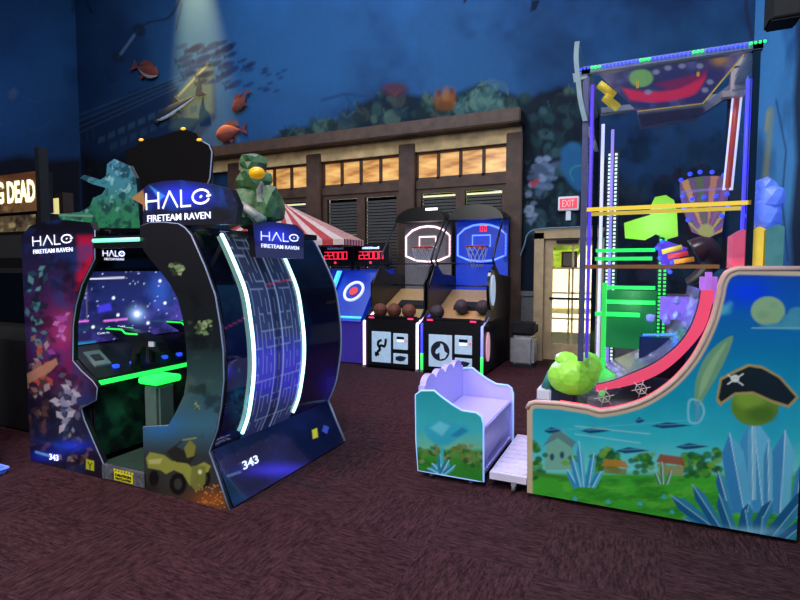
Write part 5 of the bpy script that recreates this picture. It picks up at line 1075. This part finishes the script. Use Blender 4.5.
def bball(x, y, z, lab, m_, r=.115):
    t = thing('basketball', (x, y, z-r), lab, 'ball', 'basketballs in the hoop games'); MB().ball((x, y, z), r, 20).build('ball', m_, t)
    m = MB(); c = 12
    for ax in (0, 1, 2):
        m.tube([(x+(r+.0005)*[0, math.cos(a), math.cos(a)][ax], y+(r+.0005)*[math.cos(a), 0, math.sin(a)][ax], z+(r+.0005)*[math.sin(a), math.sin(a), 0][ax]) for a in [k*math.pi/10 for k in range(20)]], .003, 4, closed=True)
    m.build('seam', black, t)
for (x, y, z, k) in ((-3.83, 7.55, .916, 0), (-3.585, 7.56, .916, 1), (-3.33, 7.57, .916, 2)): bball(x, y, z, bw[k], ballm)
zl = lambda y: .8+(y-7.73)*.42/.92
bball(-2.55, 7.86, zl(7.86)+.13, bw[3], ballp); bball(-2.2, 7.86, zl(7.86)+.13, bw[4], ballp); bball(-2.85, 7.56, .916, bw[5], ballp)
# ================================================================== CARNIVAL LANE GAMES with digits
bc = mat('blue_cabinet', (20, 50, 150), .3, 0, (20, 50, 220), .28); lgt = glow('sky_blue_tube', (70, 190, 255), 1.3)
def lane(x0, x1, label, blurry):
    t = thing('carnival_lane_game', ((x0+x1)/2, 8.0, 0), label, 'arcade machine')
    MB().box(x0+.01, x1-.01, 7.5, 8.75, .02, .72).build('base', mat('violet_base', (60, 50, 140), .4, 0, (70, 50, 190), .2), t)
    m = MB(); m.prism([(7.45, .72), (7.55, .84), (8.15, 1.52), (8.75, 1.58), (8.75, .72)], 'x', x0+.01, x1-.01); ln = m.build('lane', bc, t)
    MB().tube([(x0+.02, 7.49, .78), (x1-.02, 7.49, .78)], .02).build('front_light', lgt, t)
    cx = (x0+x1)/2; nr = np.array([0, -.75, .66]); c0 = np.array([cx, 7.86, 1.19])+nr*.012; U = np.array([1., 0, 0]); V = np.array([0, .66, .75])
    m = MB(); m.tube([c0+U*.17*math.cos(a)+V*.2*math.sin(a) for a in [k*math.pi/12 for k in range(24)]], .026, 8, closed=True); m.build('white_ring', glow('white_ring', (220, 225, 255), .7), ln)
    m = MB(); m.prism([(0, 0), (.01, 0), (.01, .01)], 'y', 0, .001); m = MB(); put2d(m, [(.08*math.cos(k*math.pi/8), .09*math.sin(k*math.pi/8)) for k in range(16)], [tuple(range(16))], c0, U, V, nr, .0, .008); m.build('red_target', glow('red_target', (210, 50, 60), .6), ln)
    sb = MB().box(x0+.005, x1-.005, 8.5, 8.64, 1.64, 2.05, b=.012).build('scoreboard', black, t)
    for xx in (x0+.03, x1-.06): MB().box(xx, xx+.03, 8.54, 8.6, 1.5, 1.65).build('scoreboard_arm', black, t)
    m = MB(); strokes(m, digits('22000'), .1, np.array([x0+.1, 8.5, 1.77]), np.array([x1-x0-.2, 0, 0]), np.array([0, 0, .13]), NY); m.build('red_digits', glow('red_digit', (240, 40, 70), 1.7), sb)
    MB().box(cx-.03, cx+.01, 8.488, 8.499, 1.68, 1.72).build('red_lamp', glow('red_digit', (240, 40, 70), 1.7), sb)
    m = MB(); rr = random.Random(3)
    for k in range(8): m.box(x0+.18+k*.045, x0+.21+k*.045, 8.49, 8.499, 1.95, 1.98+rr.uniform(0, .015))
    m.build('header_text_dashes', glow('header_text_lit', (190, 215, 255), 1.4) if blurry else glow('header_text_dim', (90, 110, 150), .5), sb)  # glowing dashes stand in for unreadable header lettering
    return t
lane(-5.62, -4.90, 'blue lit carnival lane game with red digits, nearer the striped canopy', False)
lane(-4.86, -4.14, 'blue lit carnival lane game with red digits, next to the basketball games', True)
t = thing('lane_divider', (-4.88, 7.6, .84), 'sky-blue glowing divider bar between the two carnival lane games', 'divider')
MB().prism([(7.47, .86), (7.56, .86), (8.06, 1.55), (7.97, 1.55)], 'x', -4.905, -4.855).build('bar', lgt, t)
# striped canopy
cp_ = thing('striped_canopy', (-6.3, 8.2, 0), 'red and white striped carnival canopy left of the red digit boards', 'canopy')
ap = np.array(P(281, 202, y=8.05)); zb_ = 2.1; rx = P(344, 240, y=7.75)[0]; cr = [(2*ap[0]-rx, 7.75), (rx, 7.75), (rx, 8.45), (2*ap[0]-rx, 8.45)]; m = MB(); stripes = 14
for k in range(4):
    a = np.array([*cr[k], zb_]); b = np.array([*cr[(k+1) % 4], zb_])
    for i in range(stripes):
        p = a+(b-a)*i/stripes; q = a+(b-a)*(i+1)/stripes; m.add([ap, p, q], [(0, 1, 2)], i % 2); m.add([p, q, q-[0, 0, .1], p-[0, 0, .1]], [(0, 1, 2, 3)], i % 2)
m.build('canopy_cloth', [mat('red_stripe', (190, 60, 60), .7), mat('cream_stripe', (220, 190, 180), .7)], cp_)
for x, y in ((-7.3, 7.8), (-7.3, 8.4), (-5.72, 7.8), (-5.72, 8.4)): MB().tube([(x, y, 0), (x, y, 2.06)], .025).build('post', black, cp_)
MB().box(-7.25, -5.76, 7.8, 8.4, .02, 1.1).build('counter', mat('navy_counter', (24, 34, 70), .4), cp_)
# ================================================================== CABINETS AT THE LEFT
wd = thing('zombie_shooter_cabinet', (-9.2, 5.6, 0), 'dark cabinet at the far left with a lit cream sign ending in DEAD', 'arcade machine')
yw = 5.5; e1 = P(39, 210, y=yw); e0 = P(-60, 210, y=yw); zt = P(20, 172, y=yw)[2]; zb2 = P(20, 212, y=yw)[2]
wb = MB().box(e0[0], e1[0], yw, yw+.25, zb2-.02, zt, b=.01).build('sign_box', black, wd)
def paint_wd(A): A.fill((120, 84, 50)); A.noise((60, 36, 24), 8, .5, 6, .8, 131); A.noise((190, 150, 96), 10, .58, 6, .7, 132); A.poly([(-80, 182), (40, 180), (40, 172), (-80, 170)], (96, 50, 30), .8, 2)
art_panel('sign_face', 'y', yw-.004, [(e0[0]+.02, zb2), (e1[0]-.02, zb2), (e1[0]-.02, zt-.02), (e0[0]+.02, zt-.02)], .02, paint_wd, wb, m=artmat('backlit_wd', .4, .35))
a = frame_xy((-40, 207), (35.5, 202), 21, y=yw-.006); lettering('WALKING DEAD', *a, NY, glow('cream_lit_letters', (255, 250, 200), 1.5), wb, bold=.03)
MB().box(e0[0]+.1, e1[0]-.1, yw+.05, 5.92, .02, zb2-.02).build('cabinet_body', blackm, wd)
lp1, lp2 = P(4, 232, y=yw), P(34, 214, y=yw)
o = art_panel('lit_poster', 'y', yw+.03, [(lp1[0]-.5, lp1[2]), (lp2[0], lp1[2]), (lp2[0], lp2[2]), (lp1[0]-.5, lp2[2])], .03, lambda A: (A.fill((110, 90, 64)), A.noise((200, 180, 120), 5, .55, 7, .8, 141), A.noise((40, 34, 30), 7, .5, 7, .8, 142)), wd, .01, black, m=artmat('backlit_wd2', .4, .3))
xa = P(39.5, 200, y=yw)[0]; MB().box(xa, xa+.11, yw-.05, yw+.1, 0, P(40, 148, y=yw)[2]).build('side_post', blackm, wd)
lw = thing('lit_window_display', (-8.3, 6.0, 0), 'yellow lit display panels between the dark cabinet post and the green topper', 'display')
y2 = 6.0
c1, c2 = P(44, 236, y=y2), P(62, 192, y=y2); MB().box(c1[0], c2[0], y2+.01, y2+.2, 0, c2[2]).build('dark_frame', mat('dark_display_frame', (50, 34, 26), .6), lw)
for a, b, c, d in ((48, 217, 59, 198), (43, 233, 59, 222)):
    p, q = P(a, b, y=y2), P(c, d, y=y2); art_panel('lit_pane', 'y', y2-.005, [(p[0], p[2]), (q[0], p[2]), (q[0], q[2]), (p[0], q[2])], .02, lambda A: (A.fill((230, 215, 140)), A.noise((150, 120, 60), 5, .5, 6, .6, 151)), lw, .01, black, m=artmat('lit_pane_art', .4, .9))
dc = thing('dark_cabinet', (-5.6, 3.4, 0), 'tall plain dark cabinet directly left of the shooting game cabinet', 'arcade machine')
MB().prism([(3.0, .02), (3.0, .9), (3.15, 1.0), (3.15, 1.6), (3.05, 1.7), (3.05, 1.92), (3.8, 1.92), (3.8, .02)], 'x', -6.2, -5.2).build('body', blackm, dc)
MB().box(-5.199, -5.18, 3.1, 3.75, .1, 1.85).build('side_panel', mat('dark_red_panel', (52, 18, 26), .4), dc); MB().prism([(3.14, 1.05), (3.18, 1.05), (3.18, 1.55), (3.14, 1.55)], 'x', -6.1, -5.3).build('screen', blackg, dc)
ec = thing('edge_cabinet', (-4.9, 2.0, 0), 'cabinet cut by the left photo edge, blue lit base and orange side lamp', 'arcade machine')
MB().box(-5.6, -4.56, 1.7, 2.3, .06, 1.5, b=.02).build('body', blackm, ec); bs = MB().box(-5.65, -4.44, 1.68, 2.32, .0, .06, b=.012).build('base', mat('pale_blue_base', (120, 150, 220), .3), ec)
MB().tube([(-4.435, 1.7, .05), (-4.435, 2.325, .05), (-5.6, 2.325, .05)], .009).build('base_light', glow('base_blue_light', (90, 120, 255), 1.5), bs)
MB().box(-4.56, -4.545, 2.1, 2.29, .95, 1.22, b=.01).build('side_lamp', glow('orange_side_lamp', (250, 130, 80), .9), ec)
MB().box(-4.56, -4.545, 2.24, 2.29, .1, .6, b=.004).build('side_light', glow('sky_side_light', (110, 190, 240), .9), ec)
